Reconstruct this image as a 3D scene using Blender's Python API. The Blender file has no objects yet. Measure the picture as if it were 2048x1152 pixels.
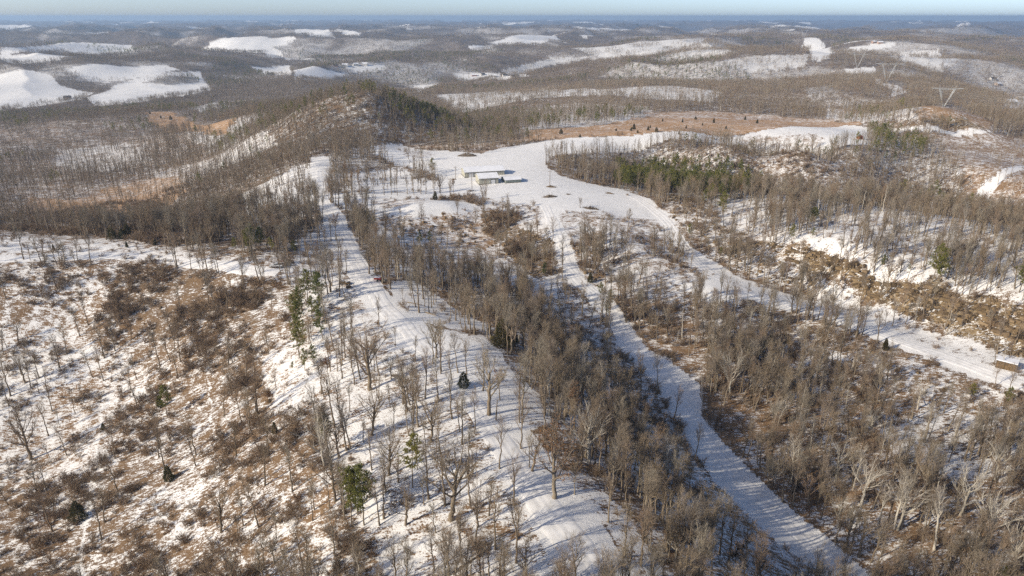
import bpy, math, random
import numpy as np
from mathutils import Vector, Matrix
rng = np.random.default_rng(11)
random.seed(5)
scene = bpy.context.scene
COL = scene.collection
R = math.radians
# =================================================================== camera, sky, sun, exposure
CAM_Z = 100.0
PITCH = R(21.2)
cam_data = bpy.data.cameras.new('camera')
cam = bpy.data.objects.new('camera', cam_data); COL.objects.link(cam)
cam.location = (0, 0, CAM_Z); cam.rotation_euler = (R(90) - PITCH, 0, 0)
cam_data.sensor_width = 36.0; cam_data.lens = 36.0 * 1400 / 2048
cam_data.clip_start = 1.0; cam_data.clip_end = 60000
scene.camera = cam
SUN_EL, SUN_AZ = R(27), R(-117)          # azimuth from +Y towards +X: low in the south-west, over the left shoulder
world = bpy.data.worlds.new('World'); scene.world = world; world.use_nodes = True
wn = world.node_tree.nodes; wl = world.node_tree.links
sky = wn.new('ShaderNodeTexSky'); sky.sky_type = 'NISHITA'; sky.sun_disc = False
sky.sun_elevation = SUN_EL; sky.sun_rotation = SUN_AZ; sky.altitude = 250; sky.air_density = 0.46; sky.dust_density = 1.0; sky.ozone_density = 1.0
wl.new(sky.outputs[0], wn['Background'].inputs[0]); wn['Background'].inputs[1].default_value = 0.145
sun_data = bpy.data.lights.new('sun', 'SUN'); sun_data.energy = 3.8; sun_data.angle = R(0.5); sun_data.color = (1.0, 0.90, 0.74)
sun = bpy.data.objects.new('sun', sun_data); COL.objects.link(sun)
sdir = Vector((math.sin(SUN_AZ) * math.cos(SUN_EL), math.cos(SUN_AZ) * math.cos(SUN_EL), math.sin(SUN_EL)))
sun.location = sdir * 300; sun.rotation_euler = sdir.to_track_quat('Z', 'Y').to_euler()
vs = scene.view_settings
vs.view_transform = 'Standard'; vs.look = 'None'; vs.gamma = 1.0; vs.use_curve_mapping = False; vs.exposure = 0.42
scene.cycles.max_bounces = 4; scene.cycles.diffuse_bounces = 2; scene.cycles.glossy_bounces = 1; scene.cycles.transmission_bounces = 2
scene.cycles.transparent_max_bounces = 8; scene.cycles.volume_bounces = 0
scene.cycles.use_adaptive_sampling = True; scene.cycles.adaptive_threshold = 0.02
scene.cycles.use_denoising = False
scene.cycles.sample_clamp_indirect = 4
# =================================================================== terrain and survey data
# ---------------------------------------------------------------- camera constants
FPX = 1400.0            # focal length in pixels of a 2048 wide frame
# ---------------------------------------------------------------- noise (numpy value noise, smooth)
def _hash(ix, iy, seed):
    h = (ix.astype(np.int64) * 374761393 + iy.astype(np.int64) * 668265263 + seed * 1274126177) & 0xFFFFFFFF
    h = ((h ^ (h >> 13)) * 1274126177) & 0xFFFFFFFF
    h = (h ^ (h >> 16)) & 0xFFFFFFFF
    return h.astype(np.float64) / 4294967295.0
def noise(x, y, wl, seed=0):
    x = np.asarray(x, float) / wl + 1000.5; y = np.asarray(y, float) / wl + 1000.5
    ix = np.floor(x); iy = np.floor(y); fx = x - ix; fy = y - iy
    fx = fx * fx * fx * (fx * (fx * 6 - 15) + 10); fy = fy * fy * fy * (fy * (fy * 6 - 15) + 10)
    a = _hash(ix, iy, seed); b = _hash(ix + 1, iy, seed); c = _hash(ix, iy + 1, seed); d = _hash(ix + 1, iy + 1, seed)
    return (a + (b - a) * fx) * (1 - fy) + (c + (d - c) * fx) * fy
def fbm(x, y, wl, seed=0, octs=4, gain=0.5):
    s = 0.0; a = 1.0; t = 0.0
    for o in range(octs):
        c, sn = math.cos(0.7 * o + 0.3), math.sin(0.7 * o + 0.3)
        s = s + a * noise(x * c - y * sn, x * sn + y * c, wl, seed + o * 17); t += a
        a *= gain; wl *= 0.5
    return s / t                      # 0..1, mean 0.5
def sstep(a, b, x):
    t = np.clip((np.asarray(x, float) - a) / (b - a), 0, 1); return t * t * (3 - 2 * t)
# ---------------------------------------------------------------- thin plate surface through surveyed spot heights
class Terrain:
    def __init__(self, P):
        P = np.array(P, float)
        self.x, self.y, self.z = P.T
        q = self._lp(self.x, self.y)
        self.q = q; n = len(P)
        K = self._phi(((q[:, None, :] - q[None, :, :]) ** 2).sum(-1)) + np.eye(n) * 2e-5
        A = np.zeros((n + 3, n + 3)); A[:n, :n] = K; A[:n, n] = 1; A[:n, n + 1:] = q; A[n, :n] = 1; A[n + 1:, :n] = q.T
        self.w = np.linalg.solve(A, np.concatenate([self.z, [0, 0, 0]]))
    def _lp(self, x, y):
        return np.stack([np.arctan2(x, y), 0.5 * np.log(np.maximum(x * x + y * y, 900.0))], -1)
    def _phi(self, r2):
        return 0.5 * r2 * np.log(r2 + 1e-12)
    def base(self, x, y):
        q = self._lp(x, y); out = np.empty(len(q)); n = len(self.x)
        for i in range(0, len(q), 40000):
            c = q[i:i + 40000]
            r2 = ((c[:, None, 0] - self.q[None, :, 0]) ** 2 + (c[:, None, 1] - self.q[None, :, 1]) ** 2)
            out[i:i + 40000] = self._phi(r2) @ self.w[:n] + self.w[n] + c @ self.w[n + 1:]
        return out
    def __call__(self, x, y):
        x = np.asarray(x, float).ravel(); y = np.asarray(y, float).ravel()
        r = np.hypot(x, y)
        z = np.full(len(x), -52.0); nb = r < 6000; z[nb] = self.base(x[nb], y[nb])
        z = np.clip(z, -120, 90)
        far = sstep(900, 2200, r); vfar = sstep(2500, 6000, r)
        ridge = np.maximum(1 - np.abs(2 * fbm(x, y, 1150, 5, 4, 0.40) - 1) * 4.2, -0.7)
        hills = (ridge - 0.2) * 62 + (fbm(x, y, 420, 9, 3) - 0.5) * 62
        hills = hills * (1 - 0.8 * np.exp(-(((x + 800) / 560) ** 2 + ((y - 1650) / 520) ** 2)))
        z = z * (1 - vfar) + (-52) * vfar + hills * far * (0.8 + 0.35 * vfar)
        z = z + (fbm(x, y, 160, 31, 3) - 0.5) * 10 * sstep(420, 800, r) * (1 - self.flat(x, y))
        z = z + (fbm(x, y, 26, 77, 3) - 0.5) * 1.6 * (1 - self.flat(x, y)) * (1 - sstep(600, 1200, r))
        return z
    FLAT = [(-5, 440, 80, 85, 0.0), (150, 560, 210, 60, 0.22), (-190, 290, 130, 26, 0.1), (150, 262, 60, 18, -0.9)]
    def flat(self, x, y):
        f = np.zeros(len(x))
        for (cx, cy, rx, ry, a) in self.FLAT:
            c, s = math.cos(a), math.sin(a); dx = x - cx; dy = y - cy
            d = np.sqrt(((dx * c + dy * s) / rx) ** 2 + ((-dx * s + dy * c) / ry) ** 2)
            f = np.maximum(f, 1 - sstep(0.8, 1.25, d))
        return f
SPOTS = [(22.1,107.2,-2),
(13.2,118.0,0),
(-0.5,139.4,1),
(-17.9,179.1,2),
(-38.8,222.0,2),
(-56.6,261.5,2),
(-77.0,318.3,1),
(-96.1,369.8,2),
(-133.1,483.3,4),
(-148.8,547.5,3),
(-12.4,109.3,-4),
(-33.9,114.6,-9),
(-2.5,119.2,-1),
(-24.3,139.6,-2),
(-38.3,178.6,-1),
(-59.6,228.8,-1),
(-79.1,278.9,0),
(-44.4,136.7,-7),
(-52.9,166.3,-5),
(-69.5,205.4,-5),
(-77.2,240.3,-2),
(-60.0,126.9,-16),
(-70.5,166.1,-13),
(-79.3,202.9,-11),
(-90.7,240.1,-6),
(-93.4,159.7,-25),
(-103.8,202.3,-22),
(-111.3,237.5,-13),
(-119.1,265.9,-4),
(-109.3,148.0,-32),
(-132.5,189.9,-33),
(-148.1,233.9,-28),
(-145.8,258.3,-14),
(-151.8,274.2,-5),
(-135.0,152.0,-39),
(-163.9,193.0,-41),
(-179.3,227.7,-33),
(-185.3,254.3,-21),
(-183.5,272.2,-11),
(-206.8,269.8,-10),
(-210.3,280.9,-3),
(-184.6,280.5,-4),
(-223.2,288.6,0),
(-193.3,293.3,0),
(-158.8,290.6,0),
(-120.2,276.1,1),
(-95.3,270.3,2),
(-91.5,286.1,2),
(-248.5,325.6,0),
(-207.6,318.3,1),
(-167.2,308.9,2),
(-139.0,296.4,2),
(-321.2,450.7,-28),
(-269.2,441.2,-27),
(-217.8,423.9,-22),
(-172.2,392.6,-10),
(-122.8,341.8,-1),
(-414.3,604.0,-42),
(-320.9,569.0,-38),
(-258.2,553.3,-26),
(-174.9,459.4,-8),
(-132.3,408.0,-2),
(-561.2,835.3,-48),
(-431.5,781.4,-44),
(-313.4,727.1,-34),
(-202.6,585.0,-12),
(-738.5,1139.0,-58),
(-593.5,1094.0,-48),
(-433.9,1023.6,-42),
(-474.5,970.1,-46),
(-1016.3,1515.6,-74),
(-811.5,1506.5,-75),
(-626.4,1489.1,-76),
(-592.2,1628.9,-76),
(-613.1,2102.5,-78),
(-619.4,2354.1,-76),
(-981.5,1841.4,-62),
(-926.6,2006.3,-50),
(-1059.4,2140.5,-46),
(-1048.3,1735.1,-70),
(-1263.1,1866.2,-58),
(-1264.8,2248.2,-46),
(-836.4,2015.9,-64),
(-1055.0,2561.6,-58),
(-1726.9,2634.8,-42),
(-1449.1,2951.2,-40),
(-1033.8,3283.6,-60),
(-571.5,2580.4,-76),
(-277.8,1796.4,-70),
(-201.2,2031.6,-72),
(-68.2,2260.8,-72),
(-177.5,684.2,27),
(-130.8,664.4,30),
(-218.2,720.0,10),
(-95.7,707.3,14),
(-78.1,797.4,-20),
(-142.6,624.6,6),
(-101.3,639.2,-2),
(-289.8,896.8,-6),
(-66.2,1005.3,-36),
(-105.0,558.7,1),
(-66.7,537.2,1),
(-23.9,446.3,0),
(-8.9,517.1,1),
(18.9,469.3,0),
(10.5,400.0,0),
(-36.2,400.0,0),
(-75.4,390.2,1),
(-7.2,412.3,0),
(50.1,558.7,1),
(94.7,591.3,1.5),
(163.3,614.2,2),
(238.3,642.3,2),
(311.1,663.4,2),
(48.0,422.9,-1),
(73.3,408.0,-2),
(-66.9,478.6,-2),
(-64.6,436.4,-1),
(-88.3,462.8,-2),
(-106.2,485.8,0),
(-121.7,526.3,3),
(-52.8,371.3,3),
(-34.1,375.2,2),
(-64.9,360.5,-1),
(-38.5,361.3,-4),
(-17.3,364.8,-5),
(-6.2,344.0,-7),
(13.6,321.1,-10),
(-28.9,309.4,-6),
(-46.3,300.7,-3),
(-4.0,208.4,-1),
(11.5,162.4,-1),
(26.7,129.8,-3),
(30.7,114.8,-5),
(-23.3,242.7,-3),
(-36.1,272.2,-2),
(-5.1,276.1,-8),
(15.4,261.5,-11),
(12.7,209.3,-7),
(27.1,188.3,-10),
(30.5,160.2,-9),
(40.1,141.8,-11),
(48.4,126.7,-13),
(22.9,360.5,-1),
(25.2,334.4,-4),
(25.6,305.2,-7),
(34.3,287.2,-10),
(41.1,263.9,-12),
(45.2,237.3,-15),
(53.3,215.6,-18),
(59.0,188.7,-21),
(65.4,167.3,-24),
(75.7,148.0,-27),
(84.1,136.8,-29),
(35.2,348.5,-3),
(46.8,360.5,-1),
(41.9,315.3,-8),
(56.4,318.3,-4),
(61.2,290.8,-9),
(48.7,281.2,-10),
(76.1,278.7,-9),
(86.0,276.1,-8),
(59.1,256.0,-13),
(71.7,241.7,-15),
(52.7,410.2,-1),
(80.6,383.2,-3),
(80.4,340.8,-6),
(91.3,304.0,-9),
(103.6,283.8,-11),
(121.0,271.6,-13),
(137.9,253.4,-14),
(152.9,233.0,-16),
(167.3,217.4,-17),
(171.8,208.6,-17),
(139.6,285.4,-14),
(151.2,268.6,-14),
(165.9,239.4,-16),
(179.6,223.0,-16),
(107.3,255.2,-17),
(122.0,224.9,-19),
(144.5,200.7,-21),
(161.4,191.6,-21),
(84.3,219.3,-20),
(96.7,184.7,-22),
(116.0,162.8,-24),
(140.8,158.4,-24),
(94.5,146.1,-27),
(113.9,135.5,-27),
(78.4,171.1,-25),
(96.2,322.8,-8),
(117.7,306.8,-10),
(135.9,298.8,-12),
(151.4,282.9,-13),
(166.4,258.3,-14),
(179.5,237.3,-15),
(189.4,233.1,-15),
(101.1,364.1,-2),
(117.6,331.2,-3),
(138.2,309.1,-1),
(151.7,287.2,-3),
(170.0,268.7,-4),
(185.9,257.5,-5),
(196.5,247.4,-5),
(125.4,356.9,0),
(156.2,337.0,3),
(176.7,304.2,3),
(195.8,279.6,2),
(210.2,270.3,2),
(146.3,388.0,3),
(181.7,366.8,5),
(212.0,348.5,5),
(241.5,317.3,5),
(114.2,394.1,0),
(82.3,408.0,-2),
(116.3,424.7,-3),
(160.2,443.9,-6),
(125.7,535.0,-14),
(178.4,517.7,-16),
(226.3,495.5,-22),
(285.7,504.1,-26),
(328.5,483.0,-28),
(65.8,519.8,-7),
(111.6,563.9,-12),
(175.4,574.0,-14),
(233.4,563.5,-16),
(301.3,535.7,-22),
(355.4,510.9,-22),
(29.8,512.8,0),
(70.7,564.4,0),
(115.2,587.9,0),
(172.4,568.9,0),
(227.1,553.3,0),
(275.6,564.4,0),
(310.3,575.2,-6),
(329.0,553.8,-14),
(380.0,609.5,-8),
(362.3,525.6,-12),
(414.2,563.9,-12),
(369.9,677.0,0),
(417.5,677.0,0),
(443.6,665.0,-1),
(422.6,699.4,14),
(393.7,680.1,8),
(454.6,692.0,4),
(476.4,662.3,-8),
(34.7,645.5,-3),
(110.0,690.8,-3),
(187.1,707.2,-3),
(270.3,731.6,-3),
(360.7,761.4,-3),
(-10.6,624.3,-4),
(-42.6,575.7,-2),
(-13.7,810.2,-18),
(33.7,857.5,-16),
(108.1,880.0,-10),
(196.7,864.0,-8),
(292.5,880.0,-10),
(422.2,896.8,-6),
(475.6,879.9,-4),
(-61.0,1184.5,-40),
(21.0,1166.2,-26),
(105.0,1204.1,-22),
(238.4,1250.4,-20),
(355.0,1204.1,-22),
(424.8,1165.4,-22),
(427.6,986.9,0),
(480.6,955.3,0),
(-26.3,1585.0,-50),
(93.9,1795.4,-52),
(259.5,1671.7,-36),
(425.4,1647.1,-34),
(608.3,1535.5,-30),
(622.7,1162.4,-10),
(608.0,1252.0,-6),
(261.1,2169.9,-48),
(627.0,2155.8,-40),
(469.2,2502.3,-30),
(-43.3,2649.9,-60),
(111.9,2155.8,-40),
(802.3,2042.8,-26),
(759.7,1594.8,-14),
(544.1,1041.1,-2),
(888.2,2750.0,-34),
(913.5,3171.9,-24),
(383.2,3218.4,-32),
(1012.2,2421.7,-18),
(1319.2,2648.0,-12),
(1585.8,2668.0,-30),
(1172.2,1952.8,-46),
(1182.0,1754.1,-66),
(943.9,1332.3,-62),
(1464.0,2166.8,-62),
(1767.4,2718.0,-50),
(-242.1,277.5,-4),
(-248.6,272.2,-11),
(-236.1,251.3,-24),
(-226.9,225.6,-36),
(-208.1,195.7,-43),
(-173.9,157.5,-44),
(-251.9,291.4,-1),
(-293.9,336.4,-2),
(-150.0,-60.0,-46),
(0.0,-80.0,-12),
(150.0,-60.0,-40),
(-60.0,30.0,-22),
(0.0,30.0,-6),
(60.0,40.0,-14),
(-300.0,60.0,-50),
(300.0,80.0,-30),
(-500.0,250.0,-38),
(450.0,250.0,-15)]
ZONES = [(0.9,0,0,0.45,0.0,0,0,0,[(169,3286),
(464,3044),
(856,2979),
(566,1912),
(437,1970),
(343,2868)]),
(0.9,0,0,0.45,0.0,0,0,0,[(460,1703),
(580,1796),
(738,1826),
(675,1687),
(543,1669)]),
(0.95,0,0,0.4,0.0,0,0,0,[(1282,2470),
(1415,2443),
(1179,1935),
(1063,1814),
(958,1810)]),
(0.9,0,0,0.5,0.0,0,0,0,[(-43,2614),
(150,2903),
(307,2897),
(145,2800),
(-7,2560)]),
(0.9,0,0,0.4,0.1,0,0,0,[(-163,1529),
(-70,1583),
(84,1596),
(185,1186),
(204,1068),
(139,1138),
(45,1170),
(-19,1130),
(-71,1087)]),
(0.9,0,0,0.4,0.1,0,0,0,[(156,1218),
(284,1264),
(336,1141),
(264,960),
(169,1080)]),
(0.7,0.2,0,0.6,0.6,0,0.1,0,[(-3,1036),
(94,1074),
(178,925),
(161,831),
(93.6,757.1),
(13.0,711.2)]),
(0.75,0,0,0.5,0.5,0,0,0,[(-328,843),
(-275,849),
(-193.4,650.9),
(-186.9,624.2),
(-253.8,685.0)]),
(0.9,0,0,0.75,0.1,0,0,0,[(-183.6,428.1),
(-169.8,464.9),
(-148.9,489.7),
(-135.5,472.2),
(-115.4,400.9),
(-109.0,347.1),
(-143.9,357.3)]),
(0.46,0.25,0,0.78,1.1,0,0,0,[(-882,1161),
(-506,991),
(-320,745),
(-246.8,527.3),
(-353.3,613.9),
(-271.4,357.0)]),
(0.4,0.7,0,0.15,0.8,0,0,0,[(-353.3,613.9),
(-318.2,636.0),
(-260.1,552.6),
(-247.2,486.4),
(-261.0,470.0),
(-285.9,458.9),
(-325.3,457.0),
(-362.9,512.5)]),
(0.72,0.15,0,0.45,0.8,0,0,0,[(-543,844),
(-475,877),
(-376,735),
(-409,690),
(-494,753)]),
(0.7,0.3,0,0.35,0.8,0,0,0,[(-368.2,698.5),
(-285.3,660.5),
(-251.3,587.4),
(-318.2,625.9)]),
(0.3,0.8,0,0.2,0.9,0,0,0,[(-398.6,566.7),
(-340.5,552.3),
(-296.3,562.5),
(-256.2,548.6),
(-239.1,492.9),
(-256.3,454.3),
(-292.1,436.3),
(-332.2,457.2)]),
(1,0,0,0,0,0,0,1,[(-1670,2411),
(-1700,2609),
(-1685,2731),
(-1646,2858),
(-1631,2794),
(-1658,2650),
(-1545,2317),
(-1596,2298)]),
(1,0,0,0,0,0,0,1,[(-1687,2293),
(-1459,2304),
(-1536,2683),
(-1279,2080),
(-1346,1987),
(-1617,2190)]),
(1,0,0,0,0,0,0,1,[(-1176,1925),
(-1154,2006),
(-1021,2157),
(-953,2099),
(-993,1945),
(-1048,1871),
(-1098,1872)]),
(0.97,0,0,0,0,0,0,1,[(-934,1579),
(-1013,1852),
(-974,2020),
(-909,2129),
(-755,1825),
(-747,1704),
(-784,1630),
(-781,1450),
(-837,1442)]),
(0.7,0,0,0.9,0.1,0,0,0,[(-959,1887),
(-942,1979),
(-887,2047),
(-849,1972),
(-887,1884)]),
(0.97,0,0,0,0.02,0,0,1,[(-1374,1845),
(-1250,1896),
(-1185,1872),
(-1106,1776),
(-997,1729),
(-917,1530),
(-930,1431),
(-928,1226)]),
(1,0,0,0,0,0,0,1,[(-1511,3865),
(-1386,3848),
(-1188,3782),
(-735,2744),
(-830,2689),
(-1321,3721)]),
(1,0,0,0,0,0,0,1,[(-1504,5169),
(-2280,8863),
(-979,4113),
(-1093,4025)]),
(1,0,0,0,0,0,0,1,[(-1213,5110),
(-1135,6065),
(-907,4438),
(-998,4447)]),
(1,0,0,0,0,0,0,1,[(-872,2440),
(-789,2605),
(-630,2093),
(-743,2196)]),
(1,0,0,0,0,0,0,1,[(-746,2485),
(-612,2276),
(-520,2343),
(-552,2210),
(-592,1984)]),
(1,0,0,0.1,0,0,0,1,[(-641,1417),
(-629,1524),
(-566,1603),
(-554,1465),
(-503,1155)]),
(1,0,0,0,0,0,0,1,[(-399,2188),
(-311,2326),
(-231,2333),
(-205,1702),
(-333,2059)]),
(1,0,0,0.05,0,0,0,1,[(-549,2409),
(-432,2492),
(-424,2443),
(-523,2356)]),
(1,0,0,0,0,0,0,1,[(-222,3695),
(-101,3840),
(-83,3156),
(-205,3615)]),
(0.95,0,0,0.1,0,0,0,1,[(-206,2531),
(-42,2571),
(48,1939),
(-32,1962),
(-195,2488)]),
(0.97,0,0,0,0,0,0,1,[(1330,3373),
(1378,3352),
(1372,3247),
(1108,2551),
(765,1768),
(709,1733),
(744,1842),
(1288,3283)]),
(0.97,0.1,0,0,0,0,0,1,[(712,1756),
(1180,2583),
(1325,2566),
(1308,2528),
(1182,2506),
(722,1720)]),
(1,0,0,0,0,0,0,1,[(752,1652),
(823,1661),
(790,1584),
(733,1606)]),
(0.95,0,0,0,0,0,0,1,[(797,1608),
(599,1179),
(614,1149),
(564,1031),
(496,947),
(554,1054),
(588,1178)]),
(0.9,0,0,0.25,0.2,0,0,0,[(1126,1656),
(1239,1728),
(640,882),
(635,923)]),
(0.34,0.95,0,0.0,0.4,0,0,0,[(-6.1,617.1),
(12.9,705.1),
(93.6,757.1),
(163,845),
(228,868),
(283,850),
(354,806),
(354,719),
(244.7,660.8),
(165.9,625.0),
(96.7,605.6),
(32.7,608.3)]),
(0.5,0.7,0,0.03,0.2,0,0,0,[(162,870),
(248,899),
(323,861),
(372,785),
(345,798),
(274,822),
(218,829),
(169,813)]),
(0.25,0.9,0,0.02,0.3,0,0,0,[(-728,1348),
(-532,1130),
(-336,866),
(-314,781),
(-365,830),
(-509,1015)]),
(0.5,0.6,0,0.25,0.6,0,0.05,0,[(-99.8,627.8),
(-55.4,629.8),
(-10.7,629.4),
(-1.7,588.9),
(-25.0,547.4),
(-52.1,590.1),
(-90.8,626.9)]),
(0.35,0,0,1.3,0.6,0,0,0,[(-285.0,739.8),
(-290,857),
(-435,1635),
(-131.0,665.8),
(-156,1215),
(-60.5,693.8),
(-42.6,639.0),
(-100.2,630.7),
(-121.7,603.5),
(-121.7,526.3),
(-148.6,543.7)]),
(0.6,0,0,1.1,0.5,0,0,0,[(-132.0,522.6),
(-119.8,605.0),
(-95.1,502.3),
(-80.7,420.2),
(-98.6,418.2),
(-120.6,452.2)]),
(0.93,0,0,0.12,0.15,0,0,0,[(-112.5,467.2),
(-83.8,498.4),
(-47.0,450.8),
(-43.2,411.6),
(-77.9,404.3),
(-100.0,411.1)]),
(0.35,0,0,1.3,0.6,0.5,0,0,[(-118.4,671.0),
(-164,1277),
(-61.8,709.7),
(-48.2,656.0),
(-76.2,658.9),
(-107.6,655.8)]),
(0.4,0.2,0,0.5,1.6,0,0,0,[(-411.4,497.1),
(-295.9,488.3),
(-173.4,395.4),
(-136.2,306.5),
(-168.5,311.4),
(-216.8,333.2),
(-277.9,332.1)]),
(0.48,0.12,0,0.06,1.3,0,0,0,[(-274.5,296.5),
(-190.5,288.2),
(-156.6,285.5),
(-122.0,275.1),
(-93.4,263.5),
(-81.6,242.5),
(-80.6,218.8),
(-63.2,182.4),
(-50.1,154.9),
(-42.9,135.8),
(-43.9,111.7),
(-161.5,142.4)]),
(0.36,0.1,0.1,0.04,2.6,0,0,0,[(-175.9,279.9),
(-148.0,280.7),
(-120.7,270.9),
(-98.4,259.6),
(-92.8,240.8),
(-109.7,244.4),
(-105.0,225.4),
(-121.0,236.9),
(-143.9,253.3),
(-163.5,260.8)]),
(0.36,0.1,0.1,0.06,2.4,0,0,0,[(-105.0,225.4),
(-95.6,231.2),
(-79.2,202.6),
(-74.4,178.0),
(-88.6,199.4)]),
(0.72,0.3,0,0.16,0.9,0,0,0,[(-252.8,264.8),
(-185.8,263.5),
(-149.8,242.5),
(-131.2,223.1),
(-144.5,211.6),
(-123.3,182.3),
(-142.9,184.4),
(-203.4,193.9)]),
(0.62,0.2,0,0.05,1.7,0,0,0,[(-243.1,285.8),
(-189.6,286.4),
(-175.9,279.9),
(-168.3,261.8),
(-189.7,263.2),
(-212.7,269.3)]),
(0.6,0.3,0,0.2,1.3,0,0,0,[(-50.5,119.5),
(-56.9,141.4),
(-49.0,150.7),
(-31.3,124.7),
(-23.7,118.3),
(-18.1,107.1),
(-49.4,115.8)]),
(0.72,0.25,0,0.05,0.5,0,0,0,[(-83.6,205.6),
(-81.8,236.1),
(-71.8,213.4),
(-56.2,179.2),
(-57.6,172.9),
(-73.2,184.0)]),
(0.8,0.25,0,0.1,0.2,0,0,0,[(-81.5,249.3),
(-72.6,278.4),
(-46.1,224.0),
(-27.4,198.3),
(-18.0,180.1),
(-3.0,149.2),
(4.0,127.2),
(10.0,101.8),
(-24.2,107.5),
(-37.8,134.5),
(-52.9,166.0),
(-71.8,213.4)]),
(0.8,0.3,0,0.14,0.2,0,0,0,[(-99.3,313.9),
(-97.5,352.9),
(-70.4,277.9),
(-64.9,244.6),
(-79.4,241.4),
(-89.8,265.1)]),
(0.8,0.3,0,0.35,0.5,0,0,0,[(9.1,140.4),
(18.3,136.8),
(25.8,124.3),
(30.7,105.3),
(25.4,103.6),
(18.5,119.0),
(9.5,127.2)]),
(0.88,0.2,0,0.12,0.1,0,0,0,[(-31.3,217.7),
(-5.7,211.5),
(2.4,184.0),
(11.3,159.1),
(3.3,152.2),
(-8.8,168.4),
(-21.8,188.9)]),
(0.78,0.25,0,0.05,0.35,0,0,0,[(-103.2,425.3),
(-19.6,419.9),
(89.5,385.6),
(87.6,289.9),
(63.4,267.7),
(43.3,272.5),
(28.0,291.1),
(15.2,256.4),
(-0.9,277.6),
(-13.8,281.6),
(-30.3,275.8),
(-45.7,281.7),
(-63.6,309.2),
(-76.4,358.2)]),
(0.6,0.3,0,0.1,1.0,0,0,0,[(25.0,281.1),
(36.0,263.9),
(40.4,236.5),
(48.9,211.1),
(52.7,189.1),
(56.8,163.3),
(66.0,144.2),
(79.1,131.2),
(58.5,118.2),
(43.5,130.9),
(37.5,160.3),
(28.1,197.0),
(19.5,233.1),
(11.5,265.0)]),
(0.52,0.2,0,1.4,0.6,0,0.05,0,[(-62.9,305.5),
(-45.2,277.9),
(-30.0,273.2),
(-13.7,279.0),
(-0.8,275.5),
(10.3,260.8),
(16.5,244.5),
(21.7,216.0),
(28.8,189.9),
(33.2,168.2),
(39.2,148.8),
(43.5,130.9),
(50.0,113.8),
(31.8,105.7),
(27.0,124.8),
(22.1,138.3),
(14.1,160.7),
(3.9,188.6),
(-3.9,207.5),
(-21.5,221.7),
(-29.5,231.2),
(-42.9,249.2),
(-51.9,268.8),
(-68.1,315.1)]),
(0.93,0.1,0,0.25,0.3,0,0,0,[(-48.0,257.2),
(-39.7,268.4),
(-23.8,248.5),
(-6.1,227.5),
(-21.2,218.3),
(-30.4,224.0),
(-41.4,239.2)]),
(0.6,0.3,0.15,0.1,1.1,0,0.05,0,[(78.2,269.7),
(98.2,266.3),
(117.5,261.9),
(134.6,245.6),
(148.1,227.4),
(161.8,213.8),
(187.1,193.0),
(176.7,178.5),
(144.5,200.7),
(122.1,225.0),
(103.4,243.8),
(78.1,252.3)]),
(0.46,0.3,0,0.66,1.2,0,0.1,0,[(71.0,255.7),
(88.8,247.6),
(106.1,240.5),
(124.0,221.4),
(137.2,205.8),
(151.1,195.3),
(176.7,178.5),
(138.0,127.1),
(89.3,129.6),
(85.3,148.7),
(75.4,162.6),
(68.0,181.2),
(62.8,197.5),
(67.8,217.7),
(57.0,225.3),
(48.1,237.6),
(45.1,255.9),
(57.9,272.1)]),
(0.5,0.3,0.3,0.5,1.4,0,0.05,0,[(97.7,264.7),
(120.6,259.5),
(133.5,243.1),
(124.6,230.9),
(109.9,240.6),
(93.1,248.5)]),
(0.8,0.1,0,0.7,0.6,0,0.15,0,[(118.5,198.1),
(144.5,200.7),
(162.5,191.4),
(146.5,166.8),
(125.0,166.5),
(114.3,179.7)]),
(0.7,0.25,0,0.26,0.8,0,0.08,0,[(29.9,347.6),
(62.4,374.7),
(81.7,360.5),
(84.6,315.2),
(87.6,289.9),
(67.1,276.0),
(51.6,272.1),
(38.1,281.9),
(29.3,307.8)]),
(0.45,0.3,0.2,0.6,1.4,0,0,0,[(28.6,330.0),
(42.2,342.0),
(41.4,292.0),
(32.5,291.7),
(27.6,315.6)]),
(0.55,0.1,0,1.1,0.8,0,0.03,0,[(27.9,511.9),
(70.1,559.3),
(115.4,589.4),
(166.4,548.8),
(205.4,535.9),
(278.8,562.3),
(356.8,688.2),
(379.5,648.8),
(349.0,555.5),
(336.9,516.8),
(284.5,501.9),
(210.0,501.7),
(179.0,520.1),
(142.8,526.7),
(85.3,523.5),
(51.4,488.4)]),
(0.52,0.2,0,0.4,1.0,0,0.03,0,[(176.7,542.8),
(266.6,551.5),
(259.9,516.0),
(211.7,507.0),
(173.5,529.1)]),
(0.6,0,0,0.35,0.5,2.0,0,0,[(76.5,515.1),
(110.9,559.3),
(143.5,529.9),
(186.6,521.1),
(188.1,501.0),
(128.7,414.8),
(86.3,429.3),
(69.0,439.8)]),
(0.6,0,0,0.4,0.5,1.2,0,0,[(115.4,421.2),
(142.9,430.6),
(144.0,389.4),
(123.6,342.5),
(101.7,356.1)]),
(0.6,0.1,0,0.7,0.5,0.5,0,0,[(325.4,662.7),
(370.6,677.6),
(359.0,603.3),
(328.7,561.6),
(283.4,553.3)]),
(0.6,0.3,0,0.6,0.5,0.5,0,0,[(282.0,512.7),
(322.9,517.7),
(336.6,496.3),
(318.7,472.5),
(279.1,491.1)]),
(0.6,0,0,0.8,0.5,0.8,0,0,[(477,1191),
(524,1195),
(430,945),
(392,948)]),
(0.75,0.3,0,0.5,0.4,0.1,0,0,[(408,939),
(408,718),
(389.2,679.7),
(354,724),
(363,828)]),
(0.5,0.4,0,0.12,0.7,0,0.05,0,[(387.3,664.7),
(447.2,662.7),
(575,689),
(391.5,452.1),
(329.1,478.2),
(339.9,515.6),
(349.0,555.5)]),
(0.4,0.7,0.1,0.0,0.2,0,0,0,[(410,721),
(552,905),
(468,705),
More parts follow.
